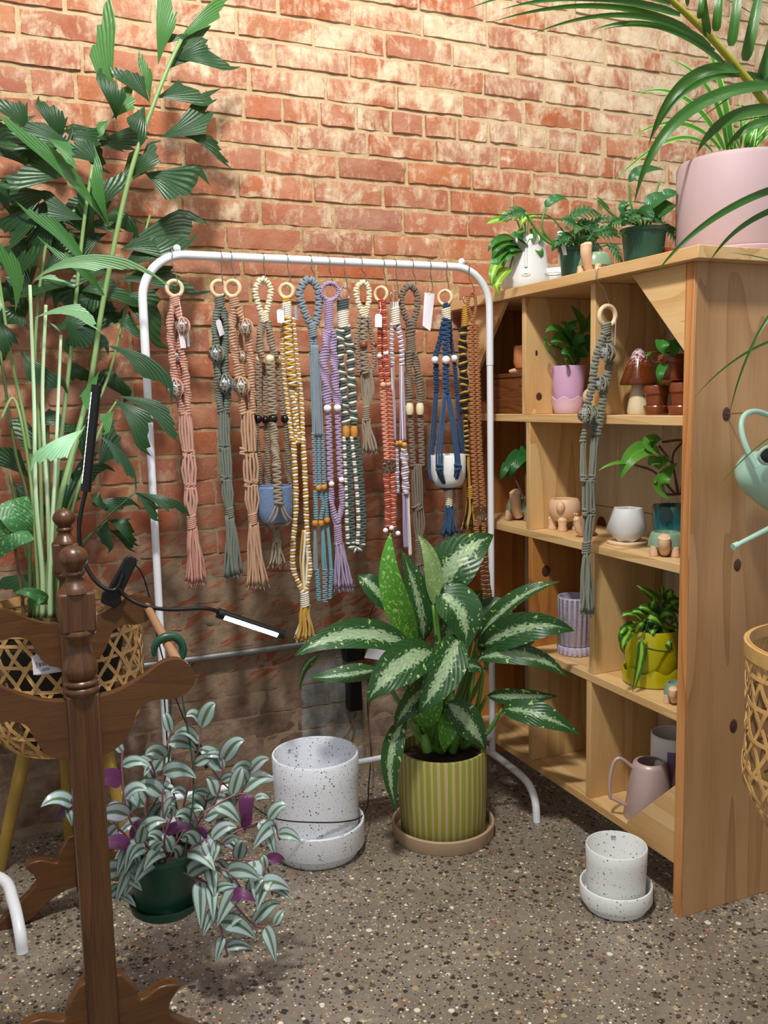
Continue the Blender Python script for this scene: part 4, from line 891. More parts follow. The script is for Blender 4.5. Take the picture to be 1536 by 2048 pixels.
MT['spider'] = leafmat('spider_plant_leaf', '#2f7a20', '#4f9c2c', 'edge', .35, .3, accent='#c5dd8a')
MT['palm'] = leafmat('areca_leaf', '#1e4a1a', '#33691f', 'vein', .35, .2, accent='#5f8f3a')
MT['rachis'] = plain('areca_rachis', '#a9a62f', .4, var=.15, vs=20)
MT['stemgreen'] = plain('plant_stem', '#4f7f35', .45, var=.2); MT['stemred'] = plain('reddish_stem', '#6a4a30', .45, var=.2)
MT['begonia'] = leafmat('rounded_speckled_leaf', '#2c5f38', '#3f7a42', 'spot', .4, .2, accent='#8fb86a')
MT['blueleaf'] = leafmat('string_of_hearts_leaf', '#4f7a68', '#6a8f7c', 'vein', .4, .15)
class Plant:
    def __init__(s, root, Y, N=(0, -1, .5)): s.root = root; s.Y = Y; s.N = N
    def q(s, p): return P(p[0], p[1], s.Y+(p[2] if len(p) > 2 else 0))
    def L(s, b, p0, p2, w, bend=(0, 0), toward=0.0, **kw):
        a, c = s.q(p0), s.q(p2); mpx = ((p0[0]+p2[0])/2+bend[0], (p0[1]+p2[1])/2+bend[1])
        dY = ((p0[2] if len(p0) > 2 else 0)+(p2[2] if len(p2) > 2 else 0))/2
        m_ = P(mpx[0], mpx[1], s.Y+dY-toward); kw.setdefault('N0', s.N); kw.setdefault('shape', 'lance')
        leaf(b, a, m_, c, w*mpp(m_), **kw)
    def F(s, b, p0, p2, w, bend=(0, 0), toward=0.0, **kw):
        a, c = s.q(p0), s.q(p2); dY = ((p0[2] if len(p0) > 2 else 0)+(p2[2] if len(p2) > 2 else 0))/2
        m_ = P((p0[0]+p2[0])/2+bend[0], (p0[1]+p2[1])/2+bend[1], s.Y+dY-toward); kw.setdefault('N0', s.N)
        fishtail(b, a, m_, c, w*mpp(m_), **kw)
    def stem(s, b, pts, r, mi=0, n=16, r2=None):
        pth = spline([s.q(p) for p in pts], n); u = mpp(pth[0]); rad = np.linspace(r, r if r2 is None else r2, n)*u
        b.tube(pth, rad, 7, mi)

# ---------- big speckled planter, dieffenbachia, small speckled planter on the floor
c0 = A(.6726, 2.0477, 0)
pot('saucer', 'large deep speckled white saucer under the big empty planter', 'saucer', c0, 0, 0, 0, 'speckled', 'speckled saucers on the floor', 72,
    prof=[(0, 0), (.101, 0), (.103, .003), (.103, .018), (.1165, .022), (.119, .026), (.119, .083), (.1175, .085), (.1135, .085), (.112, .082), (.1105, .024), (0, .022)])
c1 = c0+A(0, 0, .0225)
o = pot('planter', 'large empty speckled white planter standing in its saucer against the wall', 'planter', c1, .1025, .109, .2365, 'speckled', 'speckled planters on the floor', 72, .0065)
sticker(o, c1, math.atan2(.16, -.07), .1015, c1[2]+.2365-.022, .012, .009, '65')
c0 = A(1.1949, 1.5261, 0)
pot('saucer', 'small speckled white saucer with raised rim in front of the shelf', 'saucer', c0, 0, 0, 0, 'speckled2', 'speckled saucers on the floor', 72,
    prof=[(0, 0), (.066, 0), (.068, .002), (.068, .013), (.0775, .017), (.0795, .021), (.0795, .052), (.0785, .054), (.0755, .054), (.074, .051), (.073, .019), (0, .016)])
c1 = c0+A(0, 0, .0165)
o = pot('planter', 'small empty speckled white planter in a saucer in front of the shelf', 'planter', c1, .0625, .0675, .125, 'speckled2', 'speckled planters on the floor', 72, .004)
sticker(o, c1, math.atan2(.9, .55), .0622, c1[2]+.125-.013, .011, .0085, '$20')
dc = A(1.0013, 1.9948, 0)
pot('saucer', 'sand coloured clay saucer under the green striped pot', 'saucer', dc, 0, 0, 0, 'claytan', None, 72, prof=[(0, 0), (.130, 0), (.132, .003), (.1345, .036), (.133, .038), (.128, .038), (.126, .035), (.125, .009), (0, .008)])
die = thing('potted_dumb_cane', 'large variegated dumb cane plant in a green striped pot on the floor', 'potted plant', dc+A(0, 0, .0085))
RD = .1155
part_lathe(die, 'pot', [(0, .0085), (.108, .0085), (.11, .012), (RD, .12), (RD, .232), (RD-.001, .235), (RD-.008, .235), (RD-.009, .231), (RD-.009, .2), (0, .2)], (dc[0], dc[1], 0), 'stripes', 96)
part_lathe(die, 'soil', [(0, .212), (.06, .211), (RD-.0095, .206)], (dc[0], dc[1], 0), 'soil', 40)
pl = Plant(die, dc[1], (-.1, -1, .75))
DL = [  # base, tip, width, bend, toward, roll, fold, material
 ((823, 1292, -.05), (588, 1313, -.10), 62, (0, -34), .03, 5, .2, 'dieff'), ((870, 1303, -.08), (733, 1407, -.16), 80, (-6, -22), .03, 10, .15, 'dieff'),
 ((835, 1285, -.03), (781, 1064, -.05), 52, (-22, 10), .03, 25, .35, 'dieff_new'), ((848, 1285, -.0), (803, 1098, .0), 66, (10, 8), .02, -10, .15, 'dieff'),
 ((868, 1195, .02), (988, 1070, .0), 92, (-12, -14), .03, 0, .12, 'dieff'), ((866, 1210, -.02), (835, 1068, -.02), 34, (16, -10), .02, 40, .6, 'dieff_pale'),
 ((790, 1225, .04), (716, 1150, .06), 50, (-6, -12), .02, 0, .2, 'dieff'), ((955, 1278, .0), (1124, 1163, -.14), 46, (-6, -20), .02, 35, .3, 'dieff'),
 ((956, 1300, -.03), (1150, 1262, -.21), 62, (-5, -26), .03, -25, .3, 'dieff'), ((952, 1318, -.05), (1136, 1356, -.18), 40, (10, -26), .03, -20, .25, 'dieff'),
 ((1004, 1418, -.08), (1160, 1470, -.21), 52, (-4, -14), .02, -5, .2, 'dieff'), ((974, 1392, -.03), (1116, 1392, -.14), 34, (0, 0), .02, -45, .3, 'dieff'),
 ((872, 1186, -.03), (930, 1300, -.09), 92, (20, -18), .02, 0, .2, 'dieff'), ((918, 1270, -.08), (838, 1425, -.14), 74, (6, 0), .03, 8, .25, 'dieff'),
 ((885, 1365, -.07), (788, 1462, -.11), 56, (-10, -14), .02, 25, .3, 'dieff'), ((812, 1435, -.08), (795, 1625, -.125), 44, (-24, -10), .02, 12, .3, 'dieff'),
 ((893, 1405, -.06), (972, 1502, -.09), 58, (4, -8), .02, -20, .25, 'dieff'), ((968, 1340, -.06), (894, 1352, -.12), 30, (2, -14), .02, 0, .2, 'dieff'),
 ((762, 1338, .0), (617, 1355, .03), 42, (0, 4), .02, -15, .2, 'dieff'), ((640, 1308, -.03), (601, 1388, -.02), 26, (-14, -10), .0, 60, .3, 'dieff'),
 ((985, 1305, .02), (1070, 1283, -.02), 44, (0, -5), .0, -10, .2, 'dieff'), ((950, 1250, .05), (1010, 1200, .03), 50, (0, -8), 0, 20, .2, 'dieff'),
 ((880, 1320, -.03), (915, 1180, -.02), 60, (10, 0), .01, 15, .2, 'dieff'), ((860, 1400, -.02), (870, 1300, -.05), 50, (-8, 0), .02, 20, .2, 'dieff'), ((905, 1420, -.05), (890, 1505, -.07), 40, (-4, 0), .02, 5, .3, 'dieff_new'),
 ((845, 1455, -.02), (880, 1360, -.05), 50, (0, 0), .02, 20, .2, 'dieff_new'), ((900, 1262, .03), (965, 1180, .06), 60, (0, 0), .02, -20, .2, 'dieff')]
ctr = [(868, 1500), (885, 1505), (905, 1500), (925, 1495), (890, 1490, .03), (910, 1488, .03), (850, 1498)]
st = MB()
for i, (a, c, w_, bd, tw, rl, fo, mt) in enumerate(DL):
    b = MB(); pl.L(b, a, c, w_*1.13, bd, tw, roll=rl, fold=fo, nseg=18, nv=7, wave=.02); b.build('leaf', MT[mt], die, sharp=0)
    if i in (19,): continue
    g = ctr[i % 7]; mid = ((a[0]+g[0])/2+(a[0]-g[0])*.12, (a[1]+g[1])/2+8, (a[2])*.5); pl.stem(st, [g, mid, a], 7.5, 0, 14, 3)
st.build('stems', MT['dieff_stem'], die, sharp=0)
for q_, r_ in (([(845, 1470, -.03), (852, 1488, -.04), (855, 1502, -.04)], 11), ([(918, 1440, -.03), (912, 1475, -.03), (905, 1505, -.02)], 9)):
    b = MB(); pl.stem(b, q_, r_); b.build('cane', MT['dieff_stem'], die, sharp=0)
# ---------- inch plant hanging from the rack dowel
tY = 1.66; f_ = (tY-YA)/(YB_-YA); hp = DA+(DB-DA)*f_
inch = thing('hanging_inch_plant', 'silver and purple striped inch plant in a green pot hung from the rack dowel', 'hanging plant', hp)
b = MB(); RH = .027; pth = [(hp[0]+RH*math.cos(a), hp[1], hp[2]-.0095+RH*math.sin(a)*1.0) for a in np.linspace(R(196), R(-38), 30)]
rad = [.004+.004*math.sin(min(1, i/12)*math.pi/2) for i in range(30)]
for k, pp in enumerate(pth): pass
b.tube(pth, rad, 10); hx = pth[-1]; b.tube(spline([hx, (hp[0]+.012, hp[1], hp[2]-.05), (hp[0]+.004, hp[1], hp[2]-.062)], 12), .005, 8); b.box((hp[0]-.02, hp[1]-.006, hp[2]-.067), (hp[0]+.024, hp[1]+.006, hp[2]-.06)); b.build('hanger_hook', MT['green_plastic'], inch)
pc = A(P(332, 1780, tY)[0], tY, P(330, 1850, tY-.06)[2]); PR = .073
part_lathe(inch, 'pot', [(0, .012), (.054, .012), (.056, .015), (PR, .118), (PR+.005, .119), (PR+.005, .128), (PR, .13), (PR-.004, .128), (PR-.007, .1), (0, .1)], pc, 'green_plastic', 48)
part_lathe(inch, 'drip_tray', [(0, 0), (.058, 0), (.067, .008), (.07, .022), (.067, .022), (.063, .01), (0, .008)], pc, 'green_plastic', 48)
part_lathe(inch, 'soil', [(0, .112), (PR-.006, .108)], pc, 'soil', 32)
b = MB()
for k in range(3):
    a = k*2.094+.9; b.tube(spline([(hp[0]+.002+(k-1)*.015, hp[1], hp[2]-.066), (hp[0]+.002+(k-1)*.02+math.cos(a)*.02, hp[1]+math.sin(a)*.03, (hp[2]+pc[2])/2), (pc[0]+math.cos(a)*PR, pc[1]+math.sin(a)*PR, pc[2]+.125)], 12), .0016, 6)
b.build('hanger_wires', MT['green_plastic'], inch)
rg = random.Random(11); fo = MB(); pu = MB(); sm = MB()
def vine(pts, n, w0=27, w1=40):
    base = [P(p[0], p[1], tY+(p[2] if len(p) > 2 else 0)) for p in pts]; pth = spline(base, 40); u = mpp(pth[0]); sm.tube(pth, .0021, 6)
    for k in range(n):
        t_ = (k+.6)/n; i = min(38, int(t_*39)); p_ = pth[i]; T = nrm(pth[i+1]-pth[i]); sd = nrm(np.cross(T, A(0, -1, .2)))*(1 if k % 2 else -1)
        d = nrm(sd*rg.uniform(.7, 1.1)+T*rg.uniform(.25, .8)+A(rg.uniform(-.5, .5), rg.uniform(-.75, .3), rg.uniform(-.25, .4))); ln = rg.uniform(42, 76)*u*(1.0 if k < n-1 else .7)
        e = p_+d*ln+A(0, -.002, -.35*ln*rg.uniform(.3, 1.0)); mid = (p_+e)/2+A(0, -.004, .22*ln)
        up = nrm(A(rg.uniform(-.4, .4), -1.0, rg.uniform(.3, 1.1)))
        leaf(pu if rg.random() < .07 else fo, p_, mid, e, ln*rg.uniform(.42, .55), up, rg.uniform(-20, 20), 'ovate', .22, 10, 7, rng=rg)
VI = [[(330, 1720), (325, 1600), (330, 1510), (345, 1455)], [(345, 1715), (370, 1600), (400, 1480), (398, 1432)], [(310, 1715, -.03), (260, 1640, -.04), (245, 1560, -.04), (245, 1490, -.03)], [(360, 1710), (430, 1600), (445, 1540), (440, 1505)],
      [(365, 1715, .02), (460, 1620), (495, 1560), (500, 1530)], [(320, 1710, .03), (290, 1620, .04), (310, 1560, .04), (300, 1520)], [(370, 1720, -.03), (480, 1660, -.04), (540, 1640, -.04), (560, 1680, -.05)], [(375, 1730, -.04), (470, 1720, -.07), (530, 1730, -.08), (545, 1790, -.08)],
      [(360, 1740, -.06), (420, 1780, -.09), (440, 1850, -.1), (455, 1910, -.1)], [(370, 1740, -.06), (450, 1790, -.1), (510, 1850, -.11), (560, 1850, -.11)], [(300, 1730, -.05), (250, 1740, -.06), (240, 1800, -.06)],
      [(300, 1720, .0), (240, 1660, .0), (165, 1610, .0), (125, 1622)], [(350, 1720, .04), (400, 1640, .06), (420, 1580, .06)], [(330, 1725, -.04), (330, 1670, -.07), (350, 1620, -.07)], [(350, 1725, -.05), (410, 1680, -.08), (450, 1690, -.09)],
      [(320, 1725, -.05), (280, 1690, -.07), (250, 1700, -.07)], [(335, 1722, -.02), (380, 1650, -.03), (470, 1590, -.03), (520, 1600, -.03)], [(340, 1722, .03), (300, 1660, .04), (230, 1600, .04)],
      [(360, 1725, -.05), (450, 1740, -.09), (500, 1790, -.1), (540, 1720, -.09)]]
for i, q in enumerate(VI): vine(q, 7 if i not in (13,) else 3)
fo.build('foliage', MT['inch'], inch, sharp=0); pu.build('purple_leaves', MT['inch_purple'], inch, sharp=0); sm.build('vines', MT['inch_stem'], inch, sharp=0)
# ---------- pots cradled in the hangers
bc = P(550, 1047, RY-.0); u = mpp(bc); bc = A(bc[0], RY, bc[2])
pot('planter', 'round blue stoneware pot cradled in the taupe hanger', 'planter', bc, 0, 0, 0, 'blue_speckle', None, 48, prof=[(0, 0), (20*u, 0), (29*u, 5*u), (34*u, 16*u), (36*u, 32*u), (36.5*u, 74*u), (35*u, 76*u), (33*u, 75*u), (32.5*u, 40*u), (0, 12*u)])
bc = P(897, 974, RY); u = mpp(bc); bc = A(bc[0], RY, bc[2])
pot('planter', 'white ceramic pot cradled in the navy blue hanger', 'planter', bc, 0, 0, 0, 'white_gloss', None, 48, prof=[(0, 0), (20*u, 0), (28*u, 5*u), (33*u, 16*u), (35*u, 32*u), (35*u, 63*u), (34*u, 65*u), (32*u, 64*u), (31.5*u, 40*u), (0, 12*u)])
# ------------------------------------------------------------------ things on the pine shelf
def on(px, py, X, z): q = PX(px, py, X); return A(q[0], q[1], z)
Z1, Z2, Z3, Z4, ZT = .132, .4545, .7765, 1.0855, 1.4165
def upm(c): return mpp(c)
def planted(name, label, base, Y=None, N=(-.3, -.9, .6), group=None, cat='potted plant'):
    r = thing(name, label, cat, base, group); return r, Plant(r, base[1] if Y is None else Y, N)
def tagstick(parent, pl_, top, bot, w_=4, mat_='paper'):
    a, c = pl_.q(top), pl_.q(bot); X = A(.9, -.4, 0)*w_*mpp(a)/2; b = MB(); b.prism([c-X*.6, c+X*.6, a+X-A(0, 0, .004), a+X*.5, a-X*.5, a-X-A(0, 0, .004)], (0, -.0008, 0)); b.build('plant_label', MT[mat_], parent)
def turtle(name, label, c, u, face, size=(30, 34), group=None, tall=False, neck=0):
    """ceramic turtle planter: shell bowl, head on a neck, four stubby feet; face = heading of the head"""
    t = thing(name, label, 'planter', c, group); r = size[0]*u; hh = size[1]*u; F = A(math.cos(face), math.sin(face), 0); S = A(-F[1], F[0], 0)
    part_lathe(t, 'shell_bowl', [(0, hh*.28), (r*.7, hh*.3), (r*1.02, hh*.4), (r*1.0, hh*.62), (r*.86, hh*.9), (r*.78, hh), (r*.68, hh), (r*.7, hh*.8), (0, hh*.5)], c, 'turtle_shell', 28, 60)
    b = MB(); b.sphere(c+A(0, 0, hh*.36), 1, 10, 20, 0, (r*.86, r*.86, hh*.24)); b.build('belly', MT['bisque_tan'], t)
    b = MB(); hz = hh*(1.0 if not tall else 1.55); p0 = c+F*r*.7+A(0, 0, hh*.2); p1 = c+F*r*1.12+A(0, 0, hz*.55); p2 = c+F*r*1.12+A(0, 0, hz*.82)
    b.tube(spline([p0, p1, p2, p2+F*r*.06+A(0, 0, hz*.1)], 16), [r*.3]*2+list(np.linspace(r*.32, r*.37, 10))+[r*.35, r*.3, r*.21, r*.06], 14); b.build('head', MT['bisque_tan'], t)
    for sf, ss in ((.72, .6), (.72, -.6), (-.6, .62), (-.6, -.62)):
        f = MB(); o_ = c+F*r*sf+S*r*ss; f.lathe([(0, 0), (r*.24, 0), (r*.27, hh*.06), (r*.22, hh*.2), (r*.2, hh*.42), (0, hh*.45)], o_, 16); f.build('foot', MT['bisque_tan'], t)
    return t
def snail(name, label, c, u, face, size, group=None):
    t = thing(name, label, 'planter', c, group); F = A(math.cos(face), math.sin(face), 0); S = A(-F[1], F[0], 0); r = size*u
    b = MB(); pts = [c-F*r*1.0+A(0, 0, r*.12), c-F*r*.3+A(0, 0, r*.2), c+F*r*.5+A(0, 0, r*.26), c+F*r*.95+A(0, 0, r*.7), c+F*r*1.12+A(0, 0, r*1.35), c+F*r*1.3+A(0, 0, r*1.62)]
    b.tube(spline(pts, 24), [r*.1]+list(np.linspace(r*.13, r*.3, 11))+list(np.linspace(r*.3, r*.27, 9))+[r*.26, r*.2, r*.08], 14); b.build('body', MT['bisque_tan'], t)
    b = MB(); b.lathe([(0, r*.34), (r*.5, r*.3), (r*.62, r*.6), (r*.6, r*1.5), (r*.55, r*1.62), (r*.46, r*1.62), (r*.46, r*.8), (0, r*.7)], c-F*r*.1, 24); b.build('shell_pot', MT['snail_shell'], t)
    for s_ in (1, -1):
        b = MB(); a = c+F*r*1.2+S*s_*r*.12+A(0, 0, r*1.55); e = a+A(0, 0, r*.32)+F*r*.05; b.tube([a, e], r*.05, 6); b.sphere(e, r*.09, 6, 10); b.build('feeler', MT['bisque_tan'], t)
    return t
# --- top of the shelf -----------------------------------------------------------------
c = on(1052, 594, 1.362, ZT); u = mpp(c)
r_, pl = planted('face_planter', 'white face planter with lips and trailing pothos on the far shelf top', c, None)
hh = 108*u; prof = [(0, 0), (38*u, 0), (43*u, 3*u), (47*u, 14*u), (47*u, 26*u), (43*u, 52*u), (39*u, 84*u), (38*u, hh-2*u), (36*u, hh), (34*u, hh-2*u), (34*u, hh*.8), (0, hh*.8)]
part_lathe(r_, 'pot', prof, c, 'white_matte', 40, 60)
fd = nrm(A(CAM[0]-c[0], CAM[1]-c[1], 0)); sd = A(-fd[1], fd[0], 0)*-1
def onface(x, z, r): return c+fd*math.sqrt(max(r*r-x*x, 0))*1.0+sd*x+A(0, 0, z)
b = MB(); b.tube([onface(0, 44*u, 44*u), onface(0, 60*u, 43*u), onface(0, 90*u, 40*u), onface(-6*u, 99*u, 39*u), onface(-16*u, 99*u, 39*u)], [3.6*u, 3.0*u, 2.2*u, 1.6*u, 1.2*u], 8); b.tube([onface(0, 90*u, 40*u), onface(6*u, 99*u, 39*u), onface(16*u, 99*u, 39*u)], [2.2*u, 1.6*u, 1.2*u], 8); b.build('nose_and_brow', MT['white_matte'], r_)
for dz in (1.3, -1.3):
    b = MB(); b.tube(spline([onface(-9*u, 30*u, 46.2*u), onface(-3*u, (30+dz*1.6)*u, 46.6*u), onface(3*u, (30+dz*1.6)*u, 46.6*u), onface(9*u, 30*u, 46.2*u)], 12), [.6*u]+[1.9*u]*10+[.6*u], 8); b.build('lip', MT['white_matte'], r_)
b = MB(); b2 = MB(); st = MB()
for q in (((1035, 492), (985, 520), 34, (-8, -18)), ((1030, 490), (995, 555), 30, (-18, -8)), ((1045, 495), (1008, 538), 28, (-14, -6)), ((1050, 492), (1020, 470), 30, (0, -8)), ((1060, 490), (1075, 470), 34, (0, -12)), ((1055, 490), (1045, 455), 30, (-8, 0)), ((1070, 492), (1095, 478), 26, (0, -10)), ((1040, 495), (1015, 510), 30, (-5, -8)), ((1065, 500), (1085, 520), 24, (4, -8)), ((1030, 478), (975, 505), 22, (-6, -12))):
    pl.L(b, q[0]+(-.02,), q[1]+(-.05,), q[2], q[3], .02, shape='heart', roll=random.uniform(-25, 25)); pl.stem(st, [(1052, 505), ((q[0][0]+1052)/2, q[0][1]-8), q[0]+(-.02,)], 1.6)
for q in (((1015, 440), (972, 448), 18, (0, -4)), ((1062, 440), (1040, 455), 24, (0, -12)), ((1030, 440), (1000, 430), 20, (0, -8)), ((1048, 448), (1080, 440), 22, (0, -12)), ((1020, 535), (1002, 590), 26, (-16, 0)), ((1010, 505), (985, 575), 24, (-10, 0))):
    pl.L(b2, q[0]+(-.03,), q[1]+(-.06,), q[2], q[3], .02, shape='heart', roll=random.uniform(-25, 25)); pl.stem(st, [(1052, 505), ((q[0][0]+1052)/2, min(q[0][1], 480)), q[0]+(-.03,)], 1.6)
b.build('foliage', MT['pothos'], r_, sharp=0); b2.build('variegated_leaves', MT['pothos_lime'], r_, sharp=0); st.build('stems', MT['stemgreen'], r_, sharp=0)
c = on(1108, 577, 1.345, ZT); u = mpp(c); b = MB(); b.lathe([(0, 0), (16*u, 0), (17*u, 2*u), (20*u, 22*u), (19*u, 23*u), (16*u, 4*u), (0, 3*u)], c, 28); tag(b.build('glass_dish', MT['glass'], None, c), 'small clear glass dish on the shelf top between the face planter and a nursery pot', 'dish')
c = on(1113, 560, 1.43, ZT); u = mpp(c); pot('planter', 'small white pot half hidden behind the face planter on the shelf top', 'planter', c, 22*u, 25*u, 44*u, 'white_gloss')
def nursery(label, cx, cy, X, r, h, name='nursery_pot_plant'):
    c = on(cx, cy, X, ZT); u = mpp(c); q, p_ = planted(name, label, c, None, group='plants in green nursery pots')
    part_lathe(q, 'pot', [(0, 0), (r*.76*u, 0), (r*.78*u, 2*u), (r*.93*u, (h-9)*u), (r*1.0*u, (h-8)*u), (r*1.04*u, (h-1)*u), (r*1.02*u, h*u), (r*.95*u, h*u), (r*.9*u, (h-10)*u), (0, (h-10)*u)], c, 'green_plastic', 44)
    part_lathe(q, 'soil', [(0, (h-7)*u), (r*.92*u, (h-8)*u)], c, 'soil', 24)
    part_lathe(q, 'clear_saucer', [(0, -.0004), (r*.86*u, -.0004), (r*.92*u, 12*u), (r*.9*u, 12*u), (r*.83*u, .001), (0, .001)], c, 'glass', 32); return q, p_, c, u
q, pl, c, u = nursery('green nursery pot of swiss cheese vine between the glass dish and the turtle planter', 1156, 566, 1.375, 40, 66)
def cheese(b, p0, p2, w, bd, **kw): pl.L(b, p0, p2, w, bd, .015, shape='ovate', **kw)
def holes(pl_, b, p0, p2, w, bd):
    """monstera leaf: split blade made of finger lobes either side of the midrib"""
    a, e = pl_.q(p0), pl_.q(p2); m_ = P((p0[0]+p2[0])/2+bd[0], (p0[1]+p2[1])/2+bd[1], pl_.Y+(p0[2] if len(p0) > 2 else 0)-.012); pth = bez(a, 2*m_-.5*(a+e), e, 15); ww = w*mpp(m_)
    Np = nrm(A(-.2, -1, .6)); n = 6
    b.tube(pth, ww*.02, 5)
    for k in range(n):
        i = 1+k*2; T = nrm(pth[i+1]-pth[i-1]); S = nrm(np.cross(T, Np)); ln = ww*.56*math.sin(math.pi*(.18+.72*(k/(n-1))))+.001
        for s_ in (1, -1): leaf(b, pth[i-1], pth[i]+S*s_*ln*.5+T*ln*.12-Np*-.002, pth[min(14, i+2)]+S*s_*ln-A(0, 0, ln*.15), ww*.2, Np, 0, 'strap', .1, 6, 3)
    leaf(b, pth[11], pth[13], pth[14]+nrm(pth[14]-pth[12])*ww*.12, ww*.3, Np, 0, 'lance', .1, 6, 3)
    leaf(b, pth[0], pth[6], pth[13], ww*.34, Np, 0, 'lance', .1, 10, 3)
b = MB(); st = MB(); rg = random.Random(5)
for a, e, w_, bd in (((1140, 440), (1200, 430), 34, (0, -14)), ((1052, 428), (1000, 440), 34, (6, -10)), ((1150, 460), (1195, 452), 36, (0, -8)), ((1170, 470), (1240, 475), 36, (0, -10)), ((1165, 480), (1205, 500), 30, (0, -8)), ((1215, 490), (1245, 530), 30, (4, -6)), ((1140, 470), (1105, 500), 28, (0, -8)), ((1155, 455), (1120, 440), 30, (0, -6)), ((1175, 455), (1230, 440), 26, (0, -10)), ((1130, 480), (1150, 500), 30, (0, -4)), ((1185, 485), (1165, 505), 26, (0, -2))):
    dd = rg.uniform(-.05, .02); holes(pl, b, a+(dd,), e+(dd,), w_, bd); pl.stem(st, [(1156, 510), ((a[0]+1156)/2, a[1]+8), a+(dd,)], 1.8)
for k in range(16):
    a = (1156+rg.uniform(-30, 40), 475+rg.uniform(-20, 25), rg.uniform(-.05, .03)); pl.L(b, a, (a[0]+rg.uniform(-28, 28), a[1]+rg.uniform(-14, 16), a[2]-.02), 20, (0, -6), .01, shape='ovate', roll=rg.uniform(-30, 30)); pl.stem(st, [(1156, 508), a], 1.3)
pl.L(b, (1090, 415), (1137, 402), 22, (0, -12), .01, shape='ovate'); pl.stem(st, [(1120, 500), (1085, 458), (1091, 415)], 2.2); pl.stem(st, [(1140, 500), (1090, 480), (1050, 425)], 2.6); pl.stem(st, [(1160, 500), (1200, 430), (1196, 400)], 2.0)
b.build('foliage', MT['monstera'], q, sharp=0); st.build('stems', MT['stemgreen'], q, sharp=0); tagstick(q, pl, (1120, 462, -.05), (1130, 510, -.05), 12)
turtle('turtle_planter', 'green shelled ceramic turtle planter with raised tan head on the shelf top', on(1190, 554, 1.335, ZT), mpp(on(1190, 550, 1.34, ZT)), R(205), (32, 42), 'ceramic turtle planters', tall=True)
q, pl, c, u = nursery('larger green nursery pot of monkey mask monstera beside the pink planter', 1287, 526, 1.375, 46, 76)
b = MB(); st = MB(); rg = random.Random(8)
for a, e, w_, bd, kind in (((1290, 420), (1350, 395), 40, (0, -12), 0), ((1310, 430), (1350, 410), 44, (0, -8), 0), ((1280, 425), (1245, 450), 34, (0, -6), 1), ((1255, 430), (1248, 400), 26, (-4, 0), 0), ((1300, 440), (1335, 450), 36, (0, -6), 0), ((1265, 440), (1235, 440), 30, (0, -8), 0), ((1235, 465), (1195, 470), 30, (0, -6), 1), ((1320, 400), (1365, 390), 30, (0, -8), 0), ((1240, 440), (1215, 455), 26, (0, -4), 1), ((1330, 450), (1350, 480), 30, (4, 0), 1), ((1285, 440), (1300, 410), 36, (0, 0), 0)):
    dd = rg.uniform(-.04, .02)
    if kind: holes(pl, b, a+(dd,), e+(dd,), w_, bd)
    else: pl.L(b, a+(dd,), e+(dd,), w_, bd, .015, shape='ovate', roll=rg.uniform(-20, 20))
    pl.stem(st, [(1287, 455), ((a[0]+1287)/2, a[1]+6), a+(dd,)], 2)
pl.L(b, (1258, 365), (1330, 340), 26, (-8, -12), .01, shape='lance'); pl.stem(st, [(1282, 455), (1262, 410), (1258, 366)], 2.4); pl.stem(st, [(1300, 455), (1305, 410), (1318, 365)], 2.4); pl.stem(st, [(1250, 450), (1215, 420), (1195, 398)], 3.2, r2=1.5); pl.L(b, (1220, 420), (1192, 392), 9, (0, 0), 0)
b.build('foliage', MT['monstera'], q, sharp=0); st.build('stems', MT['stemgreen'], q, sharp=0); tagstick(q, pl, (1327, 413, -.045), (1325, 455, -.045), 8)
c = on(1350, 515, 1.44, ZT); u = mpp(c); pot('planter', 'brown glazed pot tucked between the nursery pot and the pink planter', 'planter', c, 26*u, 30*u, 36*u, 'terracotta')
# pink planter with spider plant
c = A(1.548, 1.575, ZT); RP = .135; hP = P(1495, 294, 1.475)[2]-ZT
q, pl = planted('spider_plant', 'wide dusty pink planter with a spider plant on the near end of the shelf top', c, c[1], (-.3, -.8, .7))
part_lathe(q, 'pot', [(0, .024), (RP*.985, .024), (RP, .03), (RP, hP-.012), (RP-.004, hP-.002), (RP-.012, hP), (RP-.016, hP-.007), (RP-.016, hP-.03), (0, hP-.03)], c, 'pinkpot', 72)
part_lathe(q, 'attached_saucer', [(0, 0), (RP+.001, 0), (RP+.003, .003), (RP+.003, .021), (RP+.001, .0235), (0, .0238)], c, 'pinkpot', 72)
part_lathe(q, 'soil', [(0, hP-.013), (RP-.0165, hP-.018)], c, 'soil', 32)
b = MB(); rg = random.Random(4)
for a, e, w_, bd, rl in (((1462, 300), (1405, 66), 20, (8, -6), 0), ((1455, 300), (1330, 116), 17, (22, -30), 10), ((1448, 300), (1268, 190), 15, (10, -48), 20), ((1440, 300), (1262, 275), 13, (10, -40), 20), ((1425, 305), (1220, 372), 12, (20, -58), 15), ((1480, 300), (1478, 195), 9, (3, 0), 0), ((1490, 300), (1536, 225), 16, (-8, -6), 0), ((1470, 300), (1440, 240), 14, (0, -4), 0), ((1500, 300), (1560, 240), 18, (-6, -14), 0), ((1505, 300), (1580, 270), 16, (0, -22), 0), ((1480, 300), (1452, 210), 12, (-4, 0), 0), ((1500, 300), (1520, 190), 14, (0, 0), 0), ((1465, 300), (1500, 235), 12, (0, -10), 0)):
    pl.L(b, a+(rg.uniform(-.03, .02),), e+(rg.uniform(-.02, .06),), w_, bd, .02, shape='strap', roll=rl, fold=.35, nseg=20)
b.build('foliage', MT['spider'], q, sharp=0)
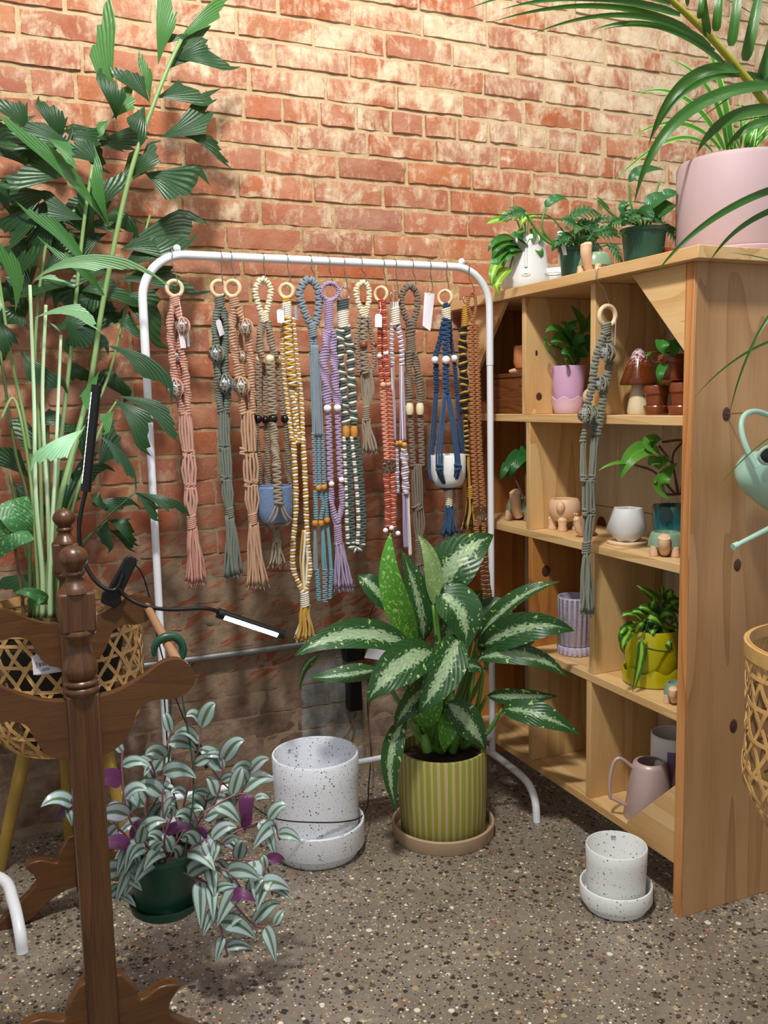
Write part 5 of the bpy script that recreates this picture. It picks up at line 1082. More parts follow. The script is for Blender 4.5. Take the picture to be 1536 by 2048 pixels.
# --- upper row -------------------------------------------------------------------------
c = on(1018, 833, 1.40, Z4); u = mpp(c)
bx = thing('wooden_box', 'dark walnut storage box in the far upper compartment of the shelf', 'box', A(1.40, 2.22, Z4)); ORGb = ORG[bx.name]
b = MB(); b.box((1.335, 2.14, Z4+.0003), (1.46, 2.32, Z4+.1)); bevel(b.build('box_body', MT['walnut'], bx), .002)
b = MB(); b.box((1.333, 2.138, Z4+.1005), (1.462, 2.322, Z4+.113)); bevel(b.build('lid', MT['walnut'], bx), .002)
snail('snail_planter', 'peach shelled ceramic snail planter sitting on the walnut box', A(1.385, 2.20, Z4+.1135), mpp(on(1030, 760, 1.4, Z4)), R(-50), 32)
c = on(1137, 828, 1.395, Z4); u = mpp(c)
pot('saucer', 'pale lilac wavy rimmed saucer bowl under the lilac pot', 'saucer', c, 0, 0, 0, 'lilac_pale', None, 24, prof=[(0, 0), (26*u, 0), (28*u, 2*u), (31*u, 14*u), (35*u, 30*u), (34*u, 31*u), (32*u, 30*u), (28.5*u, 14*u), (26*u, 4*u), (0, 3*u)])
so = bpy.data.objects['saucer.003'] if 'saucer.003' in bpy.data.objects else None
if so:
    for v in so.data.vertices:
        a = math.atan2(v.co.y, v.co.x)
        if v.co.z > 20*u: v.co.z += 4*u*math.sin(a*7)
q, pl = planted('potted_pothos', 'smooth lilac pot with green pothos in the upper middle compartment', c+A(0, 0, 3.4*u), None)
part_lathe(q, 'pot', [(0, 3.4*u), (25*u, 3.4*u), (26*u, 6*u), (35*u, 92*u), (34*u, 94*u), (33*u, 92*u), (32*u, 82*u), (0, 82*u)], c, 'lilac_gloss', 44); part_lathe(q, 'soil', [(0, 86*u), (32*u, 84*u)], c, 'soil', 24)
b = MB(); st = MB()
for a, e, w_, bd in (((1145, 700), (1090, 665), 28, (0, -22)), ((1150, 690), (1100, 685), 26, (0, -12)), ((1155, 680), (1155, 640), 30, (-14, 0)), ((1165, 670), (1140, 610), 24, (8, 0)), ((1170, 660), (1180, 625), 24, (6, 0)), ((1160, 700), (1165, 660), 26, (-4, 0)), ((1150, 720), (1122, 708), 26, (0, -10)), ((1160, 715), (1180, 700), 26, (0, -8)), ((1135, 735), (1130, 715), 14, (0, 0)), ((1098, 690), (1092, 672), 12, (-4, 0)), ((1150, 668), (1120, 645), 24, (0, -4)), ((1165, 695), (1190, 680), 24, (0, -8)), ((1140, 665), (1106, 700), 26, (-4, -8))):
    dd = random.uniform(-.03, .02); pl.L(b, a+(dd,), e+(dd-.02,), w_, bd, .012, shape='ovate', roll=random.uniform(-25, 25)); pl.stem(st, [(1150, 738), ((a[0]+1152)/2, a[1]+10), a+(dd,)], 2.2)
pl.stem(st, [(1128, 733), (1105, 712), (1090, 690), (1092, 675)], 1.6)
b.build('foliage', MT['pothos'], q, sharp=0); st.build('stems', MT['stemgreen'], q, sharp=0)
c = on(1183, 800, 1.42, Z4); b = MB(); u = mpp(c); b.sphere(c+A(0, 0, 33*u), 18*u, 12, 18); b.lathe([(0, 0), (13*u, 0), (16*u, 18*u), (8*u, 24*u), (0, 25*u)], c, 20); tag(b.build('ceramic_figurine', MT['bisque_tan'], None, c), 'small cream ceramic figurine half hidden behind the lilac pot', 'figurine')
c = on(1276, 829, 1.375, Z4); u = mpp(c)
ms = thing('ceramic_mushroom', 'glazed ceramic mushroom with brown speckled cap and cream stem', 'mushroom figurine', c)
part_lathe(ms, 'stem', [(0, 0), (20*u, 0), (22*u, 5*u), (20*u, 20*u), (15*u, 45*u), (12*u, 64*u), (11*u, 72*u), (0, 72*u)], c, 'mush_stem', 32, 60)
part_lathe(ms, 'cap', [(0, 62*u), (14*u, 63*u), (28*u, 60*u), (35*u, 58*u), (36.5*u, 62*u), (33*u, 72*u), (27*u, 88*u), (20*u, 106*u), (12*u, 122*u), (5*u, 129*u), (0, 130*u)], c, 'mushroom', 40, 60)
def tpot(name, label, c, r, h, u, group='small terracotta pots'):
    return pot(name, label, 'planter', c, 0, 0, 0, 'terracotta', group, 36, prof=[(0, 0), (r*.74*u, 0), (r*.76*u, 1.5*u), (r*.88*u, h*.66*u), (r*.9*u, h*.68*u), (r*1.0*u, h*.7*u), (r*1.02*u, h*.74*u), (r*1.0*u, h*.97*u), (r*.97*u, h*u), (r*.88*u, h*u), (r*.8*u, h*.6*u), (0, h*.2*u)])
cA = on(1313, 829, 1.365, Z4); cB = on(1362, 829, 1.365, Z4); cB[1] = max(cB[1], 1.49); u = mpp(cA)
for c, lb in ((cA, 'glazed terracotta saucer beside the mushroom'), (cB, 'glazed terracotta saucer behind the shelf end panel')):
    pot('saucer', lb, 'saucer', c, 0, 0, 0, 'terracotta', None, 36, prof=[(0, 0), (20*u, 0), (22*u, 2*u), (26*u, 16*u), (25*u, 18*u), (22*u, 16*u), (19*u, 4*u), (0, 3*u)])
pA, pB = cA+A(0, 0, 3.3*u), cB+A(0, 0, 3.3*u)
tpot('planter', 'empty terracotta pot in a saucer beside the ceramic mushroom', pA, 25, 54, u); tpot('planter', 'terracotta pot in a saucer nearest the end panel, under the planted pot', pB, 23, 58, u)
cT = (pA*.35+pB*.65); cT[2] = max(pA[2]+54*u, pB[2]+58*u)+.0006
q, pl = planted('potted_philodendron', 'heart leaf philodendron in a terracotta pot stacked on two smaller pots', cT, None)
part_lathe(q, 'pot', [(0, 0), (20*u, 0), (21*u, 2*u), (25*u, 36*u), (28*u, 38*u), (29*u, 42*u), (28*u, 52*u), (27*u, 54*u), (24*u, 53*u), (22*u, 44*u), (0, 44*u)], cT, 'terracotta', 36); part_lathe(q, 'soil', [(0, 49*u), (23*u, 47*u)], cT, 'soil', 24)
part_lathe(q, 'saucer_rim', [(0, -.0003), (25*u, -.0003), (29*u, 5*u), (28*u, 6*u), (24*u, .002), (0, .002)], cT, 'terracotta', 36)
b = MB(); st = MB()
for a, e, w_, bd in (((1325, 680), (1335, 712), 30, (-4, 0)), ((1340, 680), (1346, 714), 34, (4, 0)), ((1362, 690), (1376, 712), 28, (4, 0)), ((1330, 728), (1325, 770), 20, (-8, 0)), ((1300, 705), (1292, 712), 8, (0, 0)), ((1355, 676), (1380, 690), 26, (0, -6))):
    pl.L(b, a+(-.02,), e+(-.03,), w_, bd, .01, shape='heart', roll=random.uniform(-15, 15)); pl.stem(st, [(1345, 705), a+(-.02,)], 1.5)
pl.stem(st, [(1340, 706), (1312, 725), (1300, 715), (1290, 705)], 1.3)
b.build('foliage', MT['pothos'], q, sharp=0); st.build('stems', MT['stemred'], q, sharp=0)
# --- second row ------------------------------------------------------------------------
u3 = mpp(on(1025, 1040, 1.38, Z3))
turtle('turtle_planter', 'green shelled turtle planter at the far end of the middle shelf', A(1.40, 2.235, Z3), u3, R(215), (34, 42), 'ceramic turtle planters', True)
turtle('turtle_planter', 'green turtle planter just behind the divider on the middle shelf', A(1.365, 2.105, Z3), u3, R(230), (24, 30), 'ceramic turtle planters')
c = A(1.44, 2.16, Z3); q, pl = planted('potted_philodendron', 'dark philodendron behind the turtles at the far end of the middle shelf', c, 2.13)
part_lathe(q, 'pot', pot_profile(.03, .036, .06), c, 'darkinside', 28); b = MB(); st = MB()
for a, e, w_, bd in (((1048, 905), (1020, 960), 36, (-12, 0)), ((1058, 890), (1050, 945), 40, (2, 0)), ((1015, 925), (1000, 960), 18, (0, 0))): pl.L(b, a, e, w_, bd, .01, shape='heart'); pl.stem(st, [(1054, 1010), a], 2)
b.build('foliage', MT['monstera'], q, sharp=0); st.build('stems', MT['stemred'], q, sharp=0)
# tan elephant-footed pot and its snail
c = on(1129, 1078, 1.375, Z3); u = mpp(c); t = thing('animal_planter', 'tan ceramic four legged animal planter beside the divider on the middle shelf', 'planter', c)
part_lathe(t, 'bowl', [(0, 16*u), (20*u, 18*u), (29*u, 28*u), (32*u, 42*u), (30*u, 56*u), (26*u, 62*u), (23*u, 61*u), (24*u, 50*u), (0, 36*u)], c, 'bisque_tan', 32, 60)
for sx, sy in ((-.7, -.7), (.7, -.7), (-.7, .7), (.7, .7)):
    o_ = c+A(sx*24*u, sy*24*u, 0); b = MB(); b.lathe([(0, 0), (9*u, 0), (10*u, 3*u), (8*u, 10*u), (10*u, 22*u), (0, 34*u)], o_, 16); b.build('foot', MT['bisque_tan'], t)
b = MB(); b.sphere(c+A(-23*u, -20*u, 48*u), 1, 8, 14, 0, (9*u, 9*u, 12*u)); b.build('head', MT['bisque_tan'], t)
snail('snail_planter', 'peach snail planter half behind the hanging macrame on the middle shelf', on(1174, 1080, 1.355, Z3), u*1.0, R(190), 24)
c = on(1254, 1098, 1.37, Z3); u = mpp(c)
b = MB(); b.lathe([(0, 0), (38*u, 0), (39*u, 1.5*u), (39*u, 4*u), (37*u, 5*u), (0, 5*u)], c, 36); tag(b.build('coaster', MT['ringwood'], None, c), 'round wooden saucer under the white faceted pot', 'saucer')
b = MB(); cc = c+A(0, 0, 5.2*u); rings = [(22, 0, 0), (36, 22, .5), (35.5, 26, 0), (28, 62, .5)]
V = []
m5 = 5
for r0_, z_, of in ((23, 0, 0), (42, 22, .5), (30, 66, 0), (26, 66, 0), (26, 14, 0)):
    for k in range(m5): a = (k+of)*2*math.pi/m5+.75; V.append(cc+A(math.cos(a)*r0_*u, math.sin(a)*r0_*u, z_*u))
F_ = [tuple(range(m5-1, -1, -1))]
for k in range(m5):
    j = (k+1) % m5; F_ += [(k, j, 5+k), (5+k, j, 5+j), (5+k, 5+j, 10+j), (5+k, 10+j, 10+k), (10+k, 10+j, 15+j, 15+k), (15+k, 15+j, 20+j, 20+k)]
F_.append(tuple(range(20, 25))); b.add(V, F_, 0, None, False); o = b.build('planter', MT['white_matte'], None, cc); tag(o, 'white faceted geometric pot on a wooden saucer on the middle shelf', 'planter'); bevel(o, .0012, 2)
c = on(1342, 1085, 1.42, Z3); c[1] = max(c[1], 1.545); u = mpp(c)
q, pl = planted('potted_philodendron', 'teal glazed pot with a green philodendron near the end panel of the middle shelf', c, None, (-.4, -.8, .6))
part_lathe(q, 'pot', [(0, 0), (25*u, 0), (28*u, 3*u), (34*u, 25*u), (37*u, 55*u), (37.5*u, 82*u), (36*u, 85*u), (34*u, 83*u), (33.5*u, 70*u), (0, 70*u)], c, 'teal', 44, 60); part_lathe(q, 'soil', [(0, 75*u), (33*u, 73*u)], c, 'soil', 24)
b = MB(); st = MB()
for a, e, w_, bd in (((1300, 895), (1242, 960), 40, (-10, -12)), ((1320, 905), (1305, 870), 44, (-14, 0)), ((1335, 990), (1355, 925), 44, (-22, 6)), ((1375, 990), (1365, 915), 40, (12, 0)), ((1270, 930), (1196, 942), 12, (0, -10)), ((1295, 925), (1335, 935), 22, (0, -8)), ((1310, 935), (1345, 920), 24, (0, -8)), ((1315, 955), (1305, 968), 9, (0, 0)), ((1300, 890), (1325, 880), 30, (0, -8))):
    pl.L(b, a+(-.03,), e+(-.04,), w_, bd, .012, shape='heart', roll=random.uniform(-15, 15))
for s_ in ([(1352, 990), (1310, 945), (1270, 930)], [(1355, 990), (1345, 930), (1318, 892)], [(1350, 990), (1318, 985), (1314, 965), (1335, 958)], [(1358, 990), (1345, 915), (1365, 882), (1325, 884)], [(1362, 990), (1370, 940)]): pl.stem(st, [p_+(-.03,) for p_ in s_], 2.6)
b.build('foliage', MT['philo'], q, sharp=0); st.build('stems', MT['stemred'], q, sharp=0)
turtle('turtle_planter', 'green shelled turtle planter with tan head in front of the teal pot', on(1331, 1110, 1.345, Z3), mpp(on(1330, 1110, 1.34, Z3)), R(225), (34, 46), 'ceramic turtle planters')
# --- third row -------------------------------------------------------------------------
c = on(1150, 1322, 1.365, Z2); u = mpp(c); cs = thing('ribbed_planter', 'lilac ribbed stoneware planter with matching saucer on the third shelf', 'planter', c)
def ribbed(name, prof):
    b = MB(); n = 120; g = []
    for r0_, z_, rib in prof: g.append([c+A((r0_*u+(rib*u*1.1*math.cos(a*20)))*math.cos(a), (r0_*u+rib*u*1.1*math.cos(a*20))*math.sin(a), z_*u) for a in np.linspace(0, 2*math.pi, n, endpoint=False)])
    b.grid(np.array(g), 0, None, False, True); b.build(name, MT['lilac_stone'], cs, sharp=60)
ribbed('saucer', [(.1, 0, 0), (32, 0, 0), (34, 1, 1), (35, 17, 1), (33.5, 18, 0), (.1, 18, 0)]); ribbed('pot', [(.1, 19, 0), (32, 19, 0), (33.5, 20.5, 1), (34.5, 112, 1), (35, 113, 0), (34, 116, 0), (31.5, 116, 0), (31, 112, 0), (30, 30, 0), (.1, 30, 0)])
c = on(1303, 1378, 1.385, Z2); u = mpp(c)
pot('saucer', 'scalloped chartreuse saucer under the yellow green planter', 'saucer', c, 0, 0, 0, 'yellowgreen', None, 64, prof=[(0, 0), (54*u, 0), (57*u, 3*u), (59*u, 30*u), (58*u, 33*u), (56*u, 31*u), (54*u, 6*u), (0, 5*u)])
so = [o for o in bpy.data.objects if o.name.startswith('saucer') and o.parent is None and 'scalloped' in o.get('label', '')][0]
for v in so.data.vertices:
    if v.co.z > 20*u: v.co.z += 4.5*u*math.sin(math.atan2(v.co.y, v.co.x)*8)
q, pl = planted('philodendron_brasil', 'glossy chartreuse planter with trailing variegated philodendron on the third shelf', c+A(0, 0, 5.4*u), None, (-.4, -.8, .6))
part_lathe(q, 'pot', [(0, 5.4*u), (49*u, 5.4*u), (51*u, 9*u), (53*u, 108*u), (51.5*u, 111*u), (49*u, 109*u), (48*u, 96*u), (0, 96*u)], c, 'yellowgreen', 56); part_lathe(q, 'soil', [(0, 101*u), (48*u, 99*u)], c, 'soil', 24)
b = MB(); st = MB(); rg = random.Random(6)
LV = [((1318, 1205), (1272, 1170), 22, (4, 0)), ((1325, 1200), (1322, 1168), 24, (0, 0)), ((1335, 1200), (1342, 1178), 30, (0, 0)), ((1330, 1220), (1370, 1210), 26, (0, -12)), ((1310, 1230), (1275, 1216), 24, (0, -6)), ((1300, 1240), (1262, 1225), 24, (0, -8)), ((1285, 1245), (1240, 1235), 20, (0, -12)), ((1270, 1250), (1240, 1290), 24, (-8, -6)), ((1262, 1260), (1250, 1310), 22, (-10, 0)), ((1290, 1235), (1330, 1260), 24, (0, -10)), ((1320, 1235), (1355, 1240), 26, (0, -10)), ((1325, 1255), (1335, 1330), 20, (8, 0)), ((1284, 1280), (1264, 1385), 24, (4, 0)), ((1345, 1240), (1368, 1285), 22, (6, 0)), ((1300, 1225), (1310, 1190), 20, (0, 0)), ((1340, 1250), (1362, 1262), 20, (0, -6)), ((1270, 1265), (1290, 1245), 20, (0, -6)), ((1310, 1250), (1300, 1275), 18, (0, 0)), ((1250, 1255), (1238, 1270), 16, (0, 0)), ((1330, 1275), (1345, 1300), 18, (0, 0)), ((1350, 1215), (1372, 1235), 22, (0, -4))]
for a, e, w_, bd in LV:
    dd = rg.uniform(-.05, .0); pl.L(b, a+(dd,), e+(dd-.015,), w_, bd, .015, shape='heart', roll=rg.uniform(-25, 25)); pl.stem(st, [(1308+rg.uniform(-20, 20), 1265), ((a[0]+1308)/2, a[1]-6), a+(dd,)], 1.8)
pl.stem(st, [(1290, 1262, -.05), (1285, 1285, -.075), (1300, 1298, -.075), (1340, 1302, -.06), (1352, 1285, -.05)], 1.8)
b.build('foliage', MT['brasil'], q, sharp=0); st.build('stems', MT['stemgreen'], q, sharp=0); tagstick(q, pl, (1360, 1232, -.05), (1352, 1262, -.05), 8, 'mint')
c = on(1366, 1400, 1.34, Z2); c[1] = max(c[1], 1.482)
turtle('turtle_planter', 'small tan and green animal planter at the near end of the third shelf', on(1352, 1408, 1.335, Z2), mpp(c), R(215), (24, 40), 'ceramic turtle planters')
c = A(1.45, 1.485, Z2); q, pl = planted('trailing_heart_plant', 'blue green trailing heart leaf plant beside the end panel of the third shelf', c, 1.47)
part_lathe(q, 'pot', pot_profile(.026, .03, .06), c, 'darkinside', 24); b = MB(); st = MB()
for a, e, w_ in (((1365, 1175), (1362, 1158), 16), ((1372, 1190), (1370, 1172), 16), ((1368, 1205), (1362, 1190), 13), ((1374, 1215), (1372, 1200), 13)): pl.L(b, a, e, w_, shape='heart'); pl.stem(st, [a, (1374, 1260, .0)], 1.2)
b.build('foliage', MT['blueleaf'], q, sharp=0); st.build('stems', MT['stemgreen'], q, sharp=0)
# --- bottom row ------------------------------------------------------------------------
c = A(1.435, 1.845, Z1); pot('planter', 'amber glazed pot half behind the divider on the bottom shelf', 'planter', c, .045, .055, .16, 'orange_glaze')
c = on(1345, 1590, 1.448, Z1); u = mpp(c); pw = thing('planter', 'tall pale planter with purple band behind the pink watering can', 'planter', c)
b = MB(); n = 48; rr_ = 44*u; an = np.linspace(0, 2*math.pi, n, endpoint=False); pr = [(.001, 0), (42*u, 0), (rr_, 4*u), (rr_, 70*u), (rr_, 118*u), (rr_, 150*u), (rr_-2*u, 152*u), (rr_-4*u, 150*u), (rr_-5*u, 40*u), (.001, 40*u)]
b.lathe(pr, c, n); b.build('pot', MT['white_gloss'], pw)
b = MB(); a_ = np.linspace(-2.55, -1.2, 20); g = [[c+A((rr_+.0006)*math.cos(q_), (rr_+.0006)*math.sin(q_), z_) for q_ in a_] for z_ in (30*u, 80*u, 128*u)]; b.grid(np.array(g)); MT['purple_glaze'] = plain('purple_glaze', '#7d6486', .35, var=.05); b.build('purple_band', MT['purple_glaze'], pw)
c = on(1298, 1628, 1.362, Z1); u = mpp(c)
wc = thing('watering_can', 'dusty pink tapered metal watering can on the bottom shelf of the display', 'watering can', c)
part_lathe(wc, 'body', [(0, 0), (49*u, 0), (50*u, 2*u), (34*u, 106*u), (31*u, 113*u), (27*u, 115*u), (26*u, 114*u), (32*u, 104*u), (46*u, 6*u), (0, 5*u)], c, 'pinkmetal', 48, 60)
dl = nrm(A(-_r2[0], -_r2[1], 0)); b = MB()
hp_ = [c+dl*33*u+A(0, 0, 102*u), c+dl*50*u+A(0, 0, 117*u), c+dl*62*u+A(0, 0, 122*u), c+dl*72*u+A(0, 0, 112*u), c+dl*79*u+A(0, 0, 78*u), c+dl*78*u+A(0, 0, 44*u), c+dl*70*u+A(0, 0, 37*u), c+dl*45*u+A(0, 0, 24*u)]
b.tube(spline(hp_, 40), 3.4*u, 12); b.build('handle', MT['pinkmetal'], wc)
b = MB(); dr = -dl; b.tube(spline([c+dr*40*u+A(0, 0, 40*u), c+dr*52*u+A(0, 0, 80*u), c+dr*58*u+A(0, 0, 118*u)], 14), np.linspace(9, 5, 14)*u, 12); b.build('spout', MT['pinkmetal'], wc)
b = MB(); b.lathe([(24*u, 114.6*u), (26.5*u, 114.4*u), (30*u, 113*u)], c, 40); b.build('rim_plate', MT['pinkmetal'], wc)
# ------------------------------------------------------------------ bamboo basket planters on legs
def basket(label, c, z0, z1, Rm, legs, nm='bamboo_basket_planter', nstr=26, ry=None):
    """open lattice of flat bamboo strips: two slanting families and level hoops, band rim, three legs"""
    t = thing(nm, label, 'basket planter', c); H_ = z1-z0
    def rad(f): return Rm*(.60+.40*min(1, (f/.30))**.55) if f < .30 else Rm*(1.0-.02*math.sin((f-.3)/.7*3.14))
    def pt(a, f, o=0): r = rad(f)+o; return A(c[0]+r*math.cos(a), c[1]+r*math.sin(a), z0+H_*f)
    def strip(b, path_af, w_, ph):
        n = len(path_af); L = []
        for i, (a, f) in enumerate(path_af):
            p_ = pt(a, f, .0022*math.sin(i*1.15+ph)); N_ = A(math.cos(a), math.sin(a), .1); j = min(i+1, n-1); k = max(i-1, 0); T = nrm(pt(*path_af[j])-pt(*path_af[k])); S = nrm(np.cross(N_, T)); L.append((p_, S, N_))
        g = [[p_-S*w_/2, p_+S*w_/2, p_+S*w_/2+N_*.0014, p_-S*w_/2+N_*.0014] for p_, S, N_ in L]; b.grid(np.array(g), 0, None, False, True, False)
    b = MB(); ns = 26
    for sgn in (1, -1):
        for k in range(nstr):
            a0 = 2*math.pi*k/nstr; strip(b, [(a0+sgn*1.25*f, f) for f in np.linspace(.0, .97, ns)], .0085, k*math.pi)
    for f in (.2, .37, .54, .71, .86): strip(b, [(a, f) for a in np.linspace(0, 2*math.pi, 60)], .0075, f*40)
    b.build('woven_strips', MT['bamboo'], t, sharp=30)
    r1 = rad(1.0)
    part_lathe(t, 'rim_band', [(r1-.001, z1-c[2]-.026), (r1+.0035, z1-c[2]-.026), (r1+.004, z1-c[2]), (r1-.0025, z1-c[2]), (r1-.002, z1-c[2]-.026)], c, 'bamboo', 72)
    part_lathe(t, 'inner_hoop', [(r1-.006, z1-c[2]-.022), (r1-.003, z1-c[2]-.022), (r1-.003, z1-c[2]+.002), (r1-.006, z1-c[2]+.002), (r1-.006, z1-c[2]-.022)], c, 'bamboo', 72)
    part_lathe(t, 'base_plate', [(0, z0-c[2]-.004), (rad(0)+.004, z0-c[2]-.004), (rad(0)+.004, z0-c[2]+.004), (0, z0-c[2]+.004)], c, 'bamboo', 40)
    part_lathe(t, 'grow_pot', [(0, z0-c[2]+.006), (rad(0)*.8, z0-c[2]+.006), (Rm*.78, z1-c[2]-.07), (Rm*.74, z1-c[2]-.07), (Rm*.72, z1-c[2]-.1), (0, z1-c[2]-.1)], c, 'darkinside', 40)
    part_lathe(t, 'soil', [(0, z1-c[2]-.085), (Rm*.725, z1-c[2]-.09)], c, 'soil', 32)
    for (top, foot) in legs:
        b = MB(); b.tube([top, top*.5+foot*.5, foot], [.0165, .0155, .0145], 14); b.build('leg', MT['bamboo_pole'], t)
    return t
zr = .655; bcn = A(.102, 2.236, 0); zb = P(60, 1524, 2.12)[2]
l0 = PF(-2, 1742, 0); l0t = P(52, 1524, 2.2)
lg = [(A(l0t[0], l0t[1], zb-.002), A(l0[0], l0[1], 0))]
for a in (-.5, 1.6): lg.append((A(bcn[0]+.09*math.cos(a), bcn[1]+.09*math.sin(a), zb-.002), A(bcn[0]+.15*math.cos(a), bcn[1]+.15*math.sin(a), 0)))
bas = basket('bamboo lattice basket planter on pole legs behind the oak quilt rack', bcn, zb, zr, .19, lg)
# price ticket hanging on the basket
b = MB(); t0, t1, t2, t3 = P(63, 1312, 2.03), P(112, 1303, 2.03), P(119, 1341, 2.03), P(67, 1350, 2.03); b.prism([t3, t2, t1, t0], (0, .001, 0)); b.prism([t3+A(.006, .003, -.003), t2+A(.004, .003, -.004), t1+A(.003, .003, -.003), t0+A(.006, .003, 0)], (0, .0008, 0))
tk = tag(b.build('price_ticket', MT['paper'], None, (t0+t2)/2), 'white printed price ticket hanging on the left bamboo basket', 'price tag')
cX = nrm(t1-t0); cZ = nrm(t0-t3); ctr_ = (t0+t1+t2+t3)/4-A(0, .0008, 0); u = mpp(ctr_)
text_mesh('$50', 10*u, ctr_-cX*5*u-cZ*1*u, cX, cZ, 'ink', tk, 'printed_price')
b = MB()
for x_, w_ in ((-17, .8), (-15, .5), (7, 1), (9, .6), (11, 1.2), (13.5, .6), (15.5, 1), (17.5, .7)):
    p_ = ctr_+cX*x_*u-cZ*1*u; b.prism([p_-cX*w_*u/2-cZ*7*u, p_+cX*w_*u/2-cZ*7*u, p_+cX*w_*u/2+cZ*7*u, p_-cX*w_*u/2+cZ*7*u], (0, -.0002, 0))
for y_, l_ in ((12, 14), (10, 18), (-11, 12), (-14, 16)):
    p_ = ctr_+cZ*y_*u; b.prism([p_-cX*l_*u/2-cZ*.5*u, p_+cX*l_*u/2-cZ*.5*u, p_+cX*l_*u/2+cZ*.5*u, p_-cX*l_*u/2+cZ*.5*u], (0, -.0002, 0))
b.build('barcode', MT['ink'], tk)
# ------------------------------------------------------------------ fishtail palm growing in the basket
zsoil = zr-.085
fp = thing('fishtail_palm', 'tall fishtail palm with jagged leaflets rising from the left bamboo basket', 'palm', A(bcn[0], bcn[1], zsoil))
pl = Plant(fp, 2.22, (-.2, -1, .45)); rg = random.Random(21)
def canes(lst, mt):
    for pts, r in lst:
        b = MB(); d = pts[0][2] if len(pts[0]) > 2 else 0
        g0 = (pts[0][0], 1235, d); pl.stem(b, [g0]+[p_ if len(p_) > 2 else p_+(d,) for p_ in pts], r, 0, 24, r*.6); b.build('cane', MT[mt], fp, sharp=0)
canes([([(95, 1160, -.02), (120, 1000), (178, 780), (205, 610), (250, 390), (285, 270), (330, 150), (362, 80)], 6.5), ([(105, 1150, .03), (115, 950), (140, 720), (165, 470), (185, 330)], 5.5), ([(85, 1150, .04), (80, 900), (70, 700), (95, 480), (150, 420)], 4.5), ([(110, 1150, .05), (150, 900), (215, 760), (262, 570), (300, 430)], 4), ([(120, 1150, 0), (150, 1000), (200, 860), (235, 800)], 4), ([(75, 1150, -.03), (60, 950), (30, 800), (0, 840)], 4), ([(90, 1150, .06), (60, 900), (20, 700), (-10, 500)], 4.5)], 'cane')
canes([([(85, 1150, -.06), (72, 1000), (68, 800), (60, 570)], 5.5), ([(100, 1150, -.05), (95, 1000), (85, 800), (92, 610)], 5.5), ([(100, 1150, -.07), (112, 900), (122, 670)], 5)], 'cane_pale')
canes([([(60, 1150, .02), (55, 1000), (30, 900), (0, 700)], 4.5), ([(115, 1150, .02), (130, 1040), (160, 960)], 5), ([(130, 1150, .03), (200, 1050, -.05), (270, 985, -.09)], 2.2), ([(125, 1150, .05), (170, 1080), (215, 1040)], 2.2), ([(70, 1150, .05), (50, 1100), (20, 950)], 5), ([(105, 1150, .06), (98, 1000), (95, 850)], 6)], 'cane_dark')
def fr(name, mt, items):
    for (a, e, w_, bd, rl) in items:
        b = MB(); k_ = 1.5 if mt == 'fish_dark' else 1.2; ex = (e[0]+(e[0]-a[0])*.06, e[1]+(e[1]-a[1])*.06)+tuple(e[2:]); pl.F(b, a, ex, w_*k_, bd, rg.uniform(.0, .03), roll=rl, rng=rg, skew=.5); b.build(name, MT[mt], fp, sharp=0)
fr('leaflet', 'fish_mid', [((234, 245), (190, -12), 60, (-8, 0), 0), ((316, 132), (368, -40), 56, (-8, 0), 5), ((352, 88), (478, 12), 40, (-6, -10), -20), ((225, 465), (2, 212), 46, (6, -14), 10), ((95, 275, -.02), (165, 320, -.03), 44, (0, 0), 0), ((300, 205), (292, 100), 30, (0, 0), 20), ((222, 240), (285, 190), 50, (0, -6), 0), ((200, 740, -.05), (165, 850, -.06), 40, (-6, 0), 0), ((228, 822, -.06), (196, 855, -.06), 40, (0, 0), 0), ((30, 625, -.08), (5, 470, -.09), 44, (16, 0), 10), ((222, 460), (175, 300), 34, (-4, 0), 0), ((190, 560, .02), (40, 390, .02), 40, (10, -8), 10), ((218, 240), (188, 265), 30, (0, 0), 0), ((215, 600, -.02), (90, 470, 0), 30, (10, 0), 30)])
